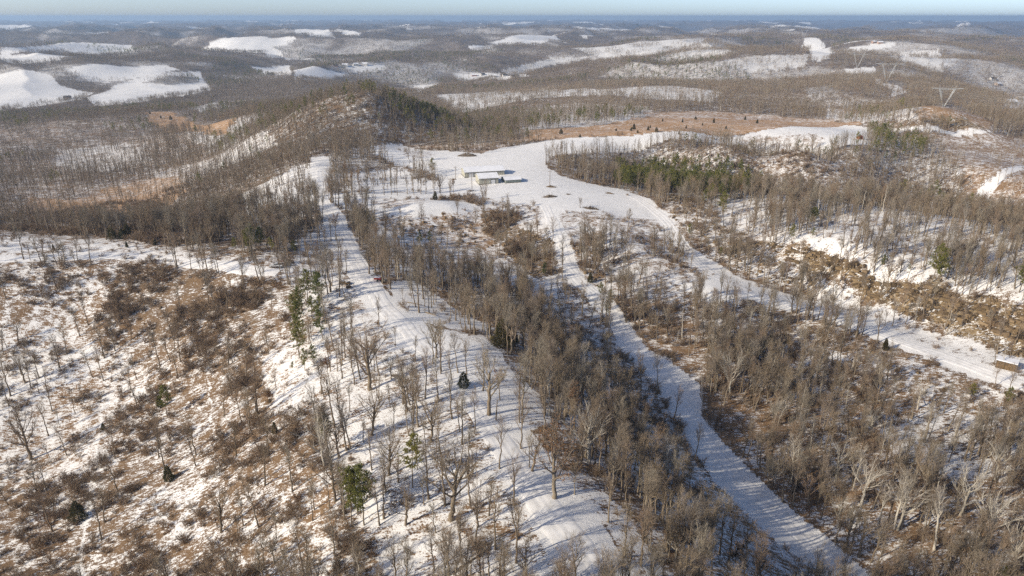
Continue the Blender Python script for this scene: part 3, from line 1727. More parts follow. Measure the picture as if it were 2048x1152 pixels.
def ground_material():
    m = bpy.data.materials.new('winter_ground'); m.use_nodes = True; nt = m.node_tree; N = nt.nodes; K = nt.links; b = N['Principled BSDF']
    b.inputs['Specular IOR Level'].default_value = .08; b.inputs['Roughness'].default_value = .85
    geo = N.new('ShaderNodeNewGeometry')
    def attr(n): a = N.new('ShaderNodeAttribute'); a.attribute_name = n; return a.outputs['Fac']
    def nz(scale, detail=3, rough=.6, vec=None):
        n = N.new('ShaderNodeTexNoise'); n.inputs['Scale'].default_value = scale; n.inputs['Detail'].default_value = detail; n.inputs['Roughness'].default_value = rough
        K.new(vec or geo.outputs['Position'], n.inputs['Vector']); return n.outputs['Fac']
    def math_(op, a, c, d=None):
        n = N.new('ShaderNodeMath'); n.operation = op
        for i, v in enumerate((a, c, d)):
            if v is None: continue
            if isinstance(v, (int, float)): n.inputs[i].default_value = v
            else: K.new(v, n.inputs[i])
        return n.outputs[0]
    def mix(f, a, c):
        n = N.new('ShaderNodeMix'); n.data_type = 'RGBA'
        if isinstance(f, (int, float)): n.inputs[0].default_value = f
        else: K.new(f, n.inputs[0])
        for i, v in ((6, a), (7, c)):
            if isinstance(v, tuple): n.inputs[i].default_value = (*v, 1)
            else: K.new(v, n.inputs[i])
        return n.outputs[2]
    def ss(v, a, c):
        n = N.new('ShaderNodeMapRange'); n.interpolation_type = 'SMOOTHSTEP'; K.new(v, n.inputs[0]); n.inputs[1].default_value = a; n.inputs[2].default_value = c; return n.outputs[0]
    mp = N.new('ShaderNodeMapping'); mp.inputs['Rotation'].default_value = (0, 0, R(-32)); mp.inputs['Scale'].default_value = (.45, 1.5, 1); K.new(geo.outputs['Position'], mp.inputs[0])
    streak = nz(.95, 5, .68, mp.outputs[0])
    fine = nz(2.2, 4, .75); mid = nz(.2, 5, .65); big = nz(.035, 3, .6)
    n = math_('ADD', math_('ADD', math_('MULTIPLY', streak, .36), math_('MULTIPLY', fine, .3)), math_('ADD', math_('MULTIPLY', mid, .24), math_('MULTIPLY', big, .10)))
    sn = attr('snow')
    amp = math_('MINIMUM', math_('MULTIPLY', math_('SUBTRACT', 1.02, sn), 24.0), 7.0)
    t = math_('ADD', math_('MULTIPLY', math_('SUBTRACT', n, .5), amp), sn)
    snowf = ss(t, .36, .64)
    litter = mix(ss(fine, .35, .7), (.12, .075, .045), (.25, .175, .105))
    litter = mix(ss(mid, .4, .65), litter, (.15, .115, .085))
    rust = mix(ss(streak, .38, .62), (.42, .235, .11), (.56, .36, .19))
    rf = math_('MULTIPLY', attr('rust'), math_('ADD', .7, math_('MULTIPLY', ss(math_('ADD', mid, math_('MULTIPLY', fine, .3)), .5, .8), .3)))
    col = mix(rf, litter, rust)
    mpb = N.new('ShaderNodeMapping'); mpb.inputs['Scale'].default_value = (.5, .5, 2.2); K.new(geo.outputs['Position'], mpb.inputs[0])
    strata = nz(.5, 5, .7, mpb.outputs[0])
    bank = mix(ss(strata, .38, .62), (.075, .052, .032), (.29, .21, .115))
    col = mix(attr('bank'), col, bank)
    snowc = mix(ss(mid, .3, .7), (.765, .745, .71), (.84, .82, .785))
    col = mix(snowf, col, snowc)
    wood = mix(ss(nz(.02, 4, .7), .4, .6), (.10, .078, .062), (.15, .122, .10))
    col = mix(attr('canopy'), col, wood)
    K.new(col, b.inputs['Base Color'])
    bp = N.new('ShaderNodeBump'); bp.inputs['Strength'].default_value = .55; bp.inputs['Distance'].default_value = .5
    K.new(math_('ADD', math_('MULTIPLY', fine, .5), math_('MULTIPLY', streak, .7)), bp.inputs['Height']); K.new(bp.outputs[0], b.inputs['Normal'])
    return m
BARK = mat('bark', (.12, .095, .075), var=[(.145, .115, .08), (.225, .18, .128), (.19, .145, .10), (.27, .225, .165)])
TWIG = mat('twigs', (.15, .11, .085), var=[(.175, .135, .095), (.285, .226, .155), (.22, .162, .11), (.30, .258, .195), (.205, .176, .136), (.255, .178, .118), (.245, .22, .186)])
PALE = mat('pale_bark', (.5, .46, .4), var=[(.36, .325, .265), (.52, .475, .40)])
PALETWIG = mat('pale_twigs', (.3, .26, .21), var=[(.26, .22, .17), (.36, .31, .25)])
NEEDLE = mat('pine_needles', (.06, .075, .025), var=[(.20, .205, .06), (.28, .26, .07), (.17, .185, .062), (.31, .28, .08)])
CEDAR = mat('cedar_foliage', (.05, .048, .026), var=[(.075, .08, .036), (.12, .10, .044), (.09, .09, .042)])
DEADLEAF = mat('dead_leaves', (.26, .13, .06), var=[(.22, .11, .055), (.32, .18, .09)])
BRUSH = mat('brush_stems', (.17, .12, .085), var=[(.18, .125, .085), (.28, .205, .135), (.225, .155, .10), (.30, .235, .17)])
ROCK = mat('bank_rock', (.25, .18, .1), var=[(.09, .065, .04), (.22, .155, .085), (.15, .105, .062), (.28, .205, .125)])
for fm in (NEEDLE, CEDAR, DEADLEAF):       # thin foliage lets some light through
    nt = fm.node_tree; tb = nt.nodes.new('ShaderNodeBsdfTranslucent'); mx_ = nt.nodes.new('ShaderNodeMixShader'); mx_.inputs[0].default_value = .45; pb = nt.nodes['Principled BSDF']
    nt.links.new(pb.inputs['Base Color'].links[0].from_socket, tb.inputs[0]); nt.links.new(pb.outputs[0], mx_.inputs[1]); nt.links.new(tb.outputs[0], mx_.inputs[2]); nt.links.new(mx_.outputs[0], nt.nodes['Material Output'].inputs[0])
SNOWM = mat('snow', (.83, .83, .84), .8, .1)
# =================================================================== mesh building
class MB:
    def __init__(s): s.v = []; s.f = []; s.m = []
    def add(s, vs_, fs_, mi=0):
        o = len(s.v); s.v.extend(vs_)
        for f in fs_: s.f.append(tuple(i + o for i in f)); s.m.append(mi)
    def tube(s, pts, rad, n=5, mi=0, cap=False):
        vs_ = []; fs_ = []; k = len(pts)
        for i in range(k):
            d = (pts[min(i + 1, k - 1)] - pts[max(i - 1, 0)]); d = d / (np.linalg.norm(d) + 1e-9)
            a = np.array([1., 0, 0]) if abs(d[0]) < .8 else np.array([0, 1., 0])
            u = np.cross(d, a); u /= np.linalg.norm(u); w = np.cross(d, u)
            for j in range(n):
                t = 2 * math.pi * j / n; vs_.append(tuple(pts[i] + rad[i] * (math.cos(t) * u + math.sin(t) * w)))
        for i in range(k - 1):
            for j in range(n):
                fs_.append((i * n + j, i * n + (j + 1) % n, (i + 1) * n + (j + 1) % n, (i + 1) * n + j))
        if cap: fs_.append(tuple(range((k - 1) * n, k * n)))
        s.add(vs_, fs_, mi)
    def spike(s, p, q, w, mi=0):
        d = q - p; a = rng.normal(size=3); u = np.cross(d, a); u /= (np.linalg.norm(u) + 1e-9)
        s.add([tuple(p - u * w / 2), tuple(p + u * w / 2), tuple(q)], [(0, 1, 2)], mi)
    def leaf(s, p, size, mi=0):
        a = rng.normal(size=3); b = rng.normal(size=3); a /= np.linalg.norm(a); b /= np.linalg.norm(b)
        s.add([tuple(p - a * size / 2), tuple(p + a * size / 2), tuple(p + b * size * .8)], [(0, 1, 2)], mi)
    def box(s, c, d, rz=0., mi=0):
        cx, cy, cz = c; dx, dy, dz = d[0] / 2, d[1] / 2, d[2] / 2; co, si = math.cos(rz), math.sin(rz)
        vs_ = [(cx + x * co - y * si, cy + x * si + y * co, cz + z) for z in (-dz, dz) for x, y in ((-dx, -dy), (dx, -dy), (dx, dy), (-dx, dy))]
        s.add(vs_, [(3, 2, 1, 0), (4, 5, 6, 7), (0, 1, 5, 4), (1, 2, 6, 5), (2, 3, 7, 6), (3, 0, 4, 7)], mi)
    def beam(s, p, q, w, mi=0): s.tube([np.array(p, float), np.array(q, float)], [w / 2, w / 2], 4, mi, True)
    def mesh(s, name, mats, smooth=False):
        me = bpy.data.meshes.new(name); me.from_pydata(s.v, [], s.f); 
        for m in mats: me.materials.append(m)
        if len(mats) > 1: me.polygons.foreach_set('material_index', s.m)
        if smooth: me.polygons.foreach_set('use_smooth', [True] * len(s.f))
        me.update(); return me
def link(name, me, parent=None, loc=(0, 0, 0), rz=0., kind=None):
    o = bpy.data.objects.new(name, me); COL.objects.link(o); o.location = loc; o.rotation_euler = (0, 0, rz)
    if parent: o.parent = parent
    if kind: o['kind'] = kind
    return o
def tag(o, label, cat, group=None):
    o['label'] = label; o['category'] = cat
    if group: o['group'] = group
    return o
# =================================================================== terrain: one sheet to the horizon
def build_ground():
    a_in = np.linspace(R(-41), R(41), 780); a_l = np.linspace(R(-110), R(-41), 60)[:-1]; a_r = np.linspace(R(41), R(110), 60)[1:]
    ang = np.concatenate([a_l, a_in, a_r]); rad = np.concatenate([np.linspace(8, 80, 26)[:-1], np.exp(np.linspace(math.log(80), math.log(24000), 800))])
    A, Rr = np.meshgrid(ang, rad); x = (np.sin(A) * Rr).ravel(); y = (np.cos(A) * Rr).ravel(); z = T(x, y)
    zz = zones(x, y); r = np.hypot(x, y)
    snow, rust, bank = zz[:, 0].copy(), zz[:, 1].copy(), zz[:, 2].copy()
    for w, s, pts in TRAILS:
        if len(pts) > 1:
            d = seg_dist(x + (fbm(x, y, 7, 19, 2) - .5) * 2.4, y + (fbm(x, y, 7, 23, 2) - .5) * 2.4, pts); k = (1 - sstep(w * .5, w * 1.1, d)); snow = snow * (1 - k) + s * k
    zc = (fbm(x, y, 900, 41, 3) - .5)
    canopy = np.clip(zz[:, 3] - .1, 0, 1) * (.45 * sstep(900, 1600, r) + .5 * sstep(2500, 5500, r))
    farfield = (fbm(x, y, 700, 57, 3) > .72) & (r > 2600); canopy[farfield] = 0; snow[farfield] = .95
    nr, na = len(rad), len(ang)
    i = np.arange(nr - 1)[:, None] * na + np.arange(na - 1)[None, :]
    q = np.stack([i, i + 1, i + na + 1, i + na], -1).reshape(-1, 4)[:, ::-1]
    me = bpy.data.meshes.new('ground'); me.vertices.add(len(x)); me.vertices.foreach_set('co', np.stack([x, y, z], -1).ravel())
    me.loops.add(q.size); me.loops.foreach_set('vertex_index', q.ravel().astype(np.int32)); me.polygons.add(len(q))
    me.polygons.foreach_set('loop_start', np.arange(0, q.size, 4, dtype=np.int32)); me.polygons.foreach_set('use_smooth', np.ones(len(q), bool))
    me.update(calc_edges=True)
    for n, v in (('snow', snow), ('rust', rust), ('bank', bank), ('canopy', canopy)):
        at = me.attributes.new(n, 'FLOAT', 'POINT'); at.data.foreach_set('value', v.astype(np.float32))
    me.materials.append(ground_material())
    link('ground', me, kind='structure')
build_ground()
# =================================================================== tree models
def unit(v): return v / (np.linalg.norm(v) + 1e-9)
def rot_about(d, ang, az):
    a = np.array([1., 0, 0]) if abs(d[0]) < .8 else np.array([0, 1., 0]); u = unit(np.cross(d, a)); w = np.cross(d, u)
    return unit(d * math.cos(ang) + (u * math.cos(az) + w * math.sin(az)) * math.sin(ang))
def grow(p, d, L, n, wob, up):
    pts = [p]; 
    for i in range(n):
        d = unit(d + rng.normal(size=3) * wob + np.array([0, 0, up])); p = p + d * L / n; pts.append(p)
    return pts
def bare_tree(style='tall', H=14., leaves=False, lod=0):
    """(trunk, crown) builders; height H, foot at the origin"""
    tr, cr = MB(), MB(); spread = style == 'spread'; cs = rng.uniform(.28, .4) if spread else rng.uniform(.34, .62); ls = rng.uniform(.8, 1.2) if spread else rng.uniform(.72, 1.35)
    r0 = H * (.022 if spread else .0158) * rng.uniform(.9, 1.15)
    n = 10; pts = [np.array([0, 0, -.4])]; lean = rng.normal(size=2) * (.03 if not spread else .05); fork = .55 if spread else .86
    for i in range(1, n + 1):
        t = i / n * fork; pts.append(np.array([lean[0] * t * H + rng.normal() * .006 * H, lean[1] * t * H + rng.normal() * .006 * H, t * H]))
    rad = [r0 * (1.35 if i == 0 else 1) * (1 - .82 * (i / n) ** 1.15 * (1 if not spread else .55)) for i in range(n + 1)]
    tr.tube(pts, rad, 7 if lod == 0 else 4)
    nl = {0: 15, 1: 8}[lod] if not spread else {0: 11, 1: 7}[lod]
    tw = {0: .021, 1: .05}[lod] * (H / 14)
    for k in range(nl):
        t = cs + (.99 - cs) * (k + rng.uniform(0, .9)) / nl; fi = t * n; i0 = min(int(fi), n - 1); f = fi - i0
        p = pts[i0] * (1 - f) + pts[i0 + 1] * f; az = k * 2.4 + rng.normal() * .5
        ang = rng.uniform(.35, .85) if not spread else rng.uniform(.6, 1.15) * (1.1 - .55 * t)
        L = H * (rng.uniform(.2, .31) * (1.02 - .38 * t) if not spread else rng.uniform(.34, .5) * (1.05 - .25 * t))
        L *= ls; d = rot_about(np.array([0, 0, 1.]), ang, az); lp = grow(p, d, L, 5, .13, .13); lr = max(rad[i0] * .55, .02)
        rr = [lr * (1 - .8 * q / 5) for q in range(6)]
        cr.tube(lp, rr, 4 if lod == 0 else 3)
        ns = {0: 7 if not spread else 10, 1: 5}[lod]
        for s_ in range(ns):
            u = .25 + .75 * (s_ + rng.uniform(0, 1)) / ns; fi2 = u * 5; j0 = min(int(fi2), 4); f2 = fi2 - j0; q = lp[j0] * (1 - f2) + lp[j0 + 1] * f2
            dd = rot_about(unit(lp[j0 + 1] - lp[j0]), rng.uniform(.4, .95), rng.uniform(0, 6.28)); dd = unit(dd + np.array([0, 0, .35])); SL = L * rng.uniform(.3, .55) * (1.15 - .5 * u)
            sp = grow(q, dd, SL, 3, .16, .1)
            if lod == 0: cr.tube(sp, [max(lr * .32, .018) * (1 - .75 * e / 3) for e in range(4)], 3)
            else: cr.spike(sp[0], sp[3], tw * 1.4)
            nt = {0: 7, 1: 4}[lod]
            for w_ in range(nt):
                v = .15 + .85 * (w_ + rng.uniform(0, 1)) / nt; f3 = v * 3; e0 = min(int(f3), 2); g = f3 - e0; o = sp[e0] * (1 - g) + sp[e0 + 1] * g
                td = unit(rot_about(unit(sp[e0 + 1] - sp[e0]), rng.uniform(.3, .9), rng.uniform(0, 6.28)) + np.array([0, 0, .25])); TL = H * rng.uniform(.035, .075)
                e_ = o + td * TL; cr.spike(o, e_, tw)
                if lod == 0:
                    for _ in range(2): cr.spike(o + td * TL * rng.uniform(.2, .7), o + td * TL * .6 + unit(td + rng.normal(size=3) * .6) * TL * .55, tw * .7)
                if leaves and rng.random() < leaves:
                    for _ in range(3): cr.leaf(o + td * TL * rng.uniform(.2, 1) + rng.normal(size=3) * .1, .24, 1)
    return tr, cr
def pine_tree(H=12., lod=0):
    tr, cr = MB(), MB(); r0 = H * .013; n = 8; lean = rng.normal(size=2) * .03
    pts = [np.array([lean[0] * H * i / n + rng.normal() * .05, lean[1] * H * i / n + rng.normal() * .05, H * i / n - (.4 if i == 0 else 0)]) for i in range(n + 1)]
    tr.tube(pts, [r0 * (1 - .9 * i / n) for i in range(n + 1)], 6 if lod == 0 else 4)
    nb = 46 if lod == 0 else 20; start = rng.uniform(.28, .48)
    for k in range(nb):
        t = start + (1 - start) * (k + rng.uniform(0, 1)) / nb; u = (t - start) / (1 - start); p = np.array([lean[0] * H * t, lean[1] * H * t, H * t])
        prof = (math.sin(min(1, (u + .12) * 1.35) * math.pi * .56) if u < .55 else 1.0) * (1 - u) ** .75 + .05
        L = H * .33 * prof * rng.uniform(.55, 1.25); az = rng.uniform(0, 6.28); el = rng.uniform(-.05, .45) + .35 * u
        d = np.array([math.cos(az) * math.cos(el), math.sin(az) * math.cos(el), math.sin(el)]); bp = grow(p, d, L, 3, .1, .05)
        if lod == 0: tr.tube(bp, [r0 * .2, r0 * .15, r0 * .1, .01], 3)
        nt = (4 + int(L * 3.2)) if lod == 0 else (3 + int(L * 1.2))
        for s_ in range(nt):
            v = rng.uniform(.3, 1.02); f = min(v, .999) * 3; j = int(f); q = bp[j] * (1 - (f - j)) + bp[j + 1] * (f - j) + rng.normal(size=3) * .16 * (1 + L * .15)
            m = 8 if lod == 0 else 6; sz = H * (.03 if lod == 0 else .055)
            for _ in range(m): 
                dd = unit(rng.normal(size=3) + np.array([0, 0, .5]) + d * .4); cr.spike(q, q + dd * sz * rng.uniform(.7, 1.4), sz * .42)
    return tr, cr
def cedar_tree(H=5., wide=.5):
    tr, cr = MB(), MB(); tr.tube([np.array([0, 0, -.3]), np.array([0, 0, H * .5]), np.array([0, 0, H * .9])], [H * .025, H * .018, .01], 6)
    lumps = [(rng.uniform(0, 6.28), rng.uniform(.75, 1.2)) for _ in range(7)]
    for k in range(1500):
        t = rng.beta(1.15, 1.7); az = rng.uniform(0, 6.28); b = 1 + .16 * math.sin(az * 3 + t * 9 + lumps[0][0]) + .12 * math.sin(az * 5 - t * 14 + lumps[1][0])
        rr = H * wide * .5 * b * (min(1, (t + .02) / .16)) ** .5 * (1 - t) ** .72 * rng.uniform(.55, 1.04); q = np.array([math.cos(az) * rr, math.sin(az) * rr, H * (t * .97 + .02)])
        dd = unit(np.array([math.cos(az), math.sin(az), .7]) + rng.normal(size=3) * .5); cr.spike(q, q + dd * H * rng.uniform(.05, .1), H * .04)
    return tr, cr
def shrub(H=2.2, n=9, dense=7, w=.042, leaves=0.):
    m = MB()
    for k in range(n):
        az = rng.uniform(0, 6.28); el = rng.uniform(.75, 1.4); d = np.array([math.cos(az) * math.cos(el), math.sin(az) * math.cos(el), math.sin(el)])
        p = np.array([rng.normal() * .3, rng.normal() * .3, -.15]); L = H * rng.uniform(.6, 1.1); sp = grow(p, d, L, 3, .15, .0)
        m.tube(sp, [w, w * .8, w * .5, w * .2], 3)
        for s_ in range(dense):
            v = rng.uniform(.25, 1) * 2.99; j = int(v); q = sp[j] * (1 - (v - j)) + sp[j + 1] * (v - j); dd = unit(unit(sp[j + 1] - sp[j]) + rng.normal(size=3) * .55); e = q + dd * H * rng.uniform(.16, .38); m.spike(q, e, w * 1.3)
            for _ in range(3): g = q + (e - q) * rng.uniform(.2, .9); m.spike(g, g + unit(dd + rng.normal(size=3) * .7) * H * rng.uniform(.08, .2), w)
            for _ in range(3 if leaves else 0): m.leaf(q + (e - q) * rng.uniform(.1, 1) + rng.normal(size=3) * .1, .2, 1)
    return m
def merge(tr, cr):
    m = MB(); m.add(tr.v, tr.f, 0); o = len(m.v); m.v.extend(cr.v)
    for f, k in zip(cr.f, cr.m): m.f.append(tuple(i + o for i in f)); m.m.append(1 + k)
    return m
def far_clump(n, span, H, w, twigs):
    m = MB()
    for k in range(n):
        x, y = rng.uniform(-span / 2, span / 2, 2); h = H * rng.uniform(.75, 1.15)
        m.spike(np.array([x, y, -3.]), np.array([x, y, h * .8]), w * 1.6, 0)
        for t in range(twigs):
            z = h * rng.uniform(.38, .9); a = rng.uniform(0, 6.28); q = np.array([x, y, z]) + np.array([math.cos(a), math.sin(a), 0]) * h * .06 * rng.uniform(0, 1)
            e = q + np.array([math.cos(a) * rng.uniform(.3, 1), math.sin(a) * rng.uniform(.3, 1), rng.uniform(.4, 1.1)]) * h * .17; m.spike(q, e, w, 1)
    return m
TALL = [bare_tree('tall') for _ in range(13)]; WIDE = [bare_tree('spread') for _ in range(6)]; LEAFY = [bare_tree('spread' if i == 0 else 'tall', leaves=.5) for i in range(3)]
PINES = [pine_tree() for _ in range(5)]; CEDARS = [cedar_tree(5., .62), cedar_tree(5., .45), cedar_tree(5., .8)]
def model(pairs, name, tm, cms): return [(t.mesh(name + '_trunk', [tm], True), c.mesh(name + '_crown', cms)) for t, c in pairs]
M_TALL = model(TALL, 'bare_tree', BARK, [TWIG]); M_WIDE = model(WIDE, 'spreading_tree', BARK, [TWIG]); M_LEAF = model(LEAFY, 'brown_leaved_tree', BARK, [TWIG, DEADLEAF])
PALES = [bare_tree('spread'), bare_tree('tall'), bare_tree('spread'), bare_tree('tall'), bare_tree('tall')]
for _, c in PALES: c.m = [1 if len(f) == 3 else 0 for f in c.f]
M_PALE = model(PALES, 'pale_tree', PALE, [PALE, PALETWIG])
M_PINE = model(PINES, 'pine_tree', BARK, [NEEDLE]); M_CEDAR = model(CEDARS, 'cedar_tree', BARK, [CEDAR])
# =================================================================== scatter positions (ground survey -> woods)
def scatter(r0, r1, spacing, amax=R(50), seed=0):
    """jittered points between two ranges, even in area"""
    g = np.random.default_rng(seed); n = int(amax * (r1 * r1 - r0 * r0) / spacing ** 2)
    r = np.sqrt(g.uniform(r0 * r0, r1 * r1, n)); a = g.uniform(-amax, amax, n)
    return np.sin(a) * r, np.cos(a) * r, g
def in_frame(x, y, z, m=30):
    cp, sp = math.cos(PITCH), math.sin(PITCH); dep = y * cp - (z - CAM_Z) * sp; v = (y * sp + (z - CAM_Z) * cp) / dep
    px = 1024 + 1400 * x / dep; py = 576 - 1400 * v; return (px > -m) & (px < 2048 + m) & (py > -m) & (py < 1152 + 2 * m)
near_x, near_y, g = scatter(70, 430, 3.1, R(56), 1)
zz = zones(near_x, near_y); u = g.random(len(near_x)); dens = zz[:, 3] * (.1 + 1.9 * sstep(.25, .75, fbm(near_x, near_y, 22, 21, 3)))
keep = u < np.clip(dens * .95, 0, 1); nx, ny, nzz = near_x[keep], near_y[keep], zz[keep]; nz_ = T(nx, ny)
is_pale = g.random(len(nx)) < nzz[:, 6] * .8; nh = (7.0 + 9.5 * g.random(len(nx)) ** .85) * np.where(nzz[:, 3] > .9, 1.05, .95)
px_, py_, g2 = scatter(70, 900, 5.0, R(50), 2); pz = zones(px_, py_); k = g2.random(len(px_)) < pz[:, 5] * .75; px_, py_ = px_[k], py_[k]; pzz = T(px_, py_); ph = g2.uniform(8.5, 14.5, len(px_))
# =================================================================== individual trees
WORDS = 'first second third fourth fifth sixth seventh eighth ninth tenth eleventh twelfth thirteenth fourteenth fifteenth sixteenth seventeenth eighteenth nineteenth twentieth twenty-first twenty-second twenty-third twenty-fourth twenty-fifth twenty-sixth twenty-seventh twenty-eighth twenty-ninth thirtieth'.split()
def put_tree(name, pair, x, y, H, base_h, rz, group):
    e = bpy.data.objects.new(name, None); COL.objects.link(e); e.empty_display_size = .5; s = H / base_h
    e.location = (x, y, gz(x, y)); e.rotation_euler = (random.gauss(0, .035), random.gauss(0, .035), rz); e.scale = (s * random.uniform(.92, 1.1), s * random.uniform(.92, 1.1), s)
    for nm, me in (('trunk', pair[0]), ('crown', pair[1])):
        o = bpy.data.objects.new(nm, me); COL.objects.link(o); o.parent = e
    e['group'] = group
    return e
ALL = []      # (object, kind, x, y, H)
def plant(kind, x, y, H):
    rz = random.uniform(0, 6.28)
    if kind == 'b': e = put_tree('bare_tree', random.choice(M_TALL), x, y, H, 14., rz, 'bare trees')
    elif kind == 'o': e = put_tree('bare_tree', random.choice(M_WIDE), x, y, H, 14., rz, 'bare trees')
    elif kind == 'l': e = put_tree('brown_leaved_tree', M_LEAF[0] if H > 15 else random.choice(M_LEAF[1:]), x, y, H, 14., rz, 'trees holding brown leaves')
    elif kind == 's': e = put_tree('pale_tree', random.choice(M_PALE), x, y, H, 14., rz, 'pale barked trees')
    elif kind == 'p': e = put_tree('pine_tree', random.choice(M_PINE), x, y, H, 12., rz, 'pine trees')
    else: e = put_tree('cedar_tree', random.choice(M_CEDAR), x, y, H, 5., rz, 'cedars')
    ALL.append((e, kind, x, y, H))
for k_, x, y, H in TREES: plant(k_, x, y, H)
fixed = np.array([(t[1], t[2]) for t in TREES])
def clear_of(x, y, d=2.2): 
    return np.array([np.min(np.hypot(fixed[:, 0] - a, fixed[:, 1] - b)) > d for a, b in zip(x, y)])
ok = clear_of(nx, ny); nx, ny, nz_, is_pale, nh = nx[ok], ny[ok], nz_[ok], is_pale[ok], nh[ok]
vis = in_frame(nx, ny, nz_); order = np.argsort(np.hypot(nx, ny) + np.where(vis, 0, 1e6))
nb = sum(t[0] in 'bo' for t in TREES); left = np.ones(len(nx), bool); npale = 0
for i in order:
    if not vis[i]: break
    if is_pale[i]:
        if npale < 22: plant('s', nx[i], ny[i], nh[i] * 1.05); npale += 1; left[i] = False
    elif nb < 300: plant('b' if random.random() < .85 else 'o', nx[i], ny[i], nh[i]); nb += 1; left[i] = False
okp = clear_of(px_, py_) if len(px_) else np.zeros(0, bool); px_, py_, ph, pzz = px_[okp], py_[okp], ph[okp], pzz[okp]
vp = in_frame(px_, py_, pzz); op = np.argsort(np.hypot(px_, py_) + np.where(vp, 0, 1e6)); leftp = np.ones(len(px_), bool); npine = sum(t[0] == 'p' for t in TREES)
for i in op:
    if vp[i] and npine < 290: plant('p', px_[i], py_[i], ph[i]); npine += 1; leftp[i] = False
# =================================================================== the rest of the woods as stuff (instanced)
def instancer(name, meshes, x, y, z, scale, pick, seed, label, cat, tilt=0.):
    src = bpy.data.collections.new(name + '_models')
    for i, me in enumerate(meshes): o = bpy.data.objects.new('model_%02d' % i, me); src.objects.link(o)
    g = np.random.default_rng(seed); n = len(x)
    me = bpy.data.meshes.new(name); me.vertices.add(n); me.vertices.foreach_set('co', np.stack([x, y, z], -1).astype(np.float32).ravel())
    a = me.attributes.new('rz', 'FLOAT_VECTOR', 'POINT'); rot = np.zeros((n, 3)); rot[:, 2] = g.uniform(0, 6.28, n); rot[:, :2] = g.normal(size=(n, 2)) * tilt; a.data.foreach_set('vector', rot.astype(np.float32).ravel())
    a = me.attributes.new('sc', 'FLOAT', 'POINT'); a.data.foreach_set('value', np.asarray(scale, np.float32))
    a = me.attributes.new('pk', 'INT', 'POINT'); a.data.foreach_set('value', np.asarray(pick, np.int32))
    o = link(name, me, kind='stuff'); o['label'] = label; o['category'] = cat
    nt = bpy.data.node_groups.new(name + '_nodes', 'GeometryNodeTree'); nt.interface.new_socket('Geometry', in_out='INPUT', socket_type='NodeSocketGeometry'); nt.interface.new_socket('Geometry', in_out='OUTPUT', socket_type='NodeSocketGeometry')
    N = nt.nodes; K = nt.links; gi = N.new('NodeGroupInput'); go = N.new('NodeGroupOutput'); ci = N.new('GeometryNodeCollectionInfo'); ci.inputs[0].default_value = src; ci.inputs[1].default_value = True; ci.inputs[2].default_value = True
    ip = N.new('GeometryNodeInstanceOnPoints'); ip.inputs['Pick Instance'].default_value = True
    def at(nm, ty): q = N.new('GeometryNodeInputNamedAttribute'); q.data_type = ty; q.inputs[0].default_value = nm; return q.outputs[0]
    K.new(gi.outputs[0], ip.inputs['Points']); K.new(ci.outputs[0], ip.inputs['Instance']); K.new(at('pk', 'INT'), ip.inputs['Instance Index']); K.new(at('rz', 'FLOAT_VECTOR'), ip.inputs['Rotation']); K.new(at('sc', 'FLOAT'), ip.inputs['Scale']); K.new(ip.outputs[0], go.inputs[0])
    md = o.modifiers.new('scatter', 'NODES'); md.node_group = nt
    return o
near_models = [merge(t, c).mesh('near_wood', [BARK, TWIG]) for t, c in TALL + WIDE[:1]]; NM = len(near_models)
pale_models = [merge(*bare_tree('tall', lod=1)).mesh('pale_wood', [PALE, PALETWIG]) for _ in range(3)]
mid_models = [merge(*bare_tree('tall' if i else 'spread', lod=1)).mesh('mid_wood', [BARK, TWIG]) for i in range(12)]
pine_models = [merge(*pine_tree(lod=1)).mesh('far_pine', [BARK, NEEDLE]) for _ in range(4)]
clumpA = [far_clump(4, 11, 12.5, .135, 34).mesh('far_clump', [BARK, TWIG]) for _ in range(6)]
clumpB = [far_clump(14, 34, 13, .36, 20).mesh('distant_clump', [BARK, TWIG]) for _ in range(6)]
brush_models = [shrub(*a).mesh('brush', [BRUSH]) for a in ((2.6, 13, 12), (1.9, 11, 10), (3.4, 14, 13), (1.5, 15, 9), (2.4, 12, 13))] + [shrub(2.2, 8, 8, .04, 1.).mesh('leafy_brush', [BRUSH, DEADLEAF])]
bx, by, bz, bs, bp_ = [], [], [], [], []
k = left & ~is_pale; kp = left & is_pale; g = np.random.default_rng(3)
bx.append(nx[k]); by.append(ny[k]); bz.append(nz_[k]); bs.append(nh[k] / 14); bp_.append(g.integers(0, NM, k.sum()))
mx, my, g = scatter(430, 1000, 3.6, R(46), 4); mz = zones(mx, my); q = g.random(len(mx)) < np.clip(mz[:, 3] * (.3 + 1.2 * fbm(mx, my, 60, 21, 2)), 0, 1) * .85; mx, my, mz = mx[q], my[q], mz[q]
mp_ = g.random(len(mx)) < mz[:, 6]; hz = T(mx, my)
bx.append(mx[~mp_]); by.append(my[~mp_]); bz.append(hz[~mp_]); bs.append(g.uniform(8, 15, (~mp_).sum()) / 14); bp_.append(NM + g.integers(0, 12, (~mp_).sum()))
cx, cy, g = scatter(1000, 2700, 8.2, R(44), 5); cz = zones(cx, cy); q = g.random(len(cx)) < np.clip(cz[:, 3] * (.45 + .9 * fbm(cx, cy, 140, 21, 3)), 0, 1) * .9; cx, cy = cx[q], cy[q]; hz2 = T(cx, cy)
bx.append(cx); by.append(cy); bz.append(hz2); bs.append(g.uniform(.7, 1.2, len(cx))); bp_.append(NM + 12 + g.integers(0, 6, len(cx)))
dx, dy, g = scatter(2700, 8500, 31, R(43), 6); dz = zones(dx, dy); q = (g.random(len(dx)) < dz[:, 3] * .9) & ~(fbm(dx, dy, 700, 57, 3) > .72); dx, dy = dx[q], dy[q]; hz3 = T(dx, dy)
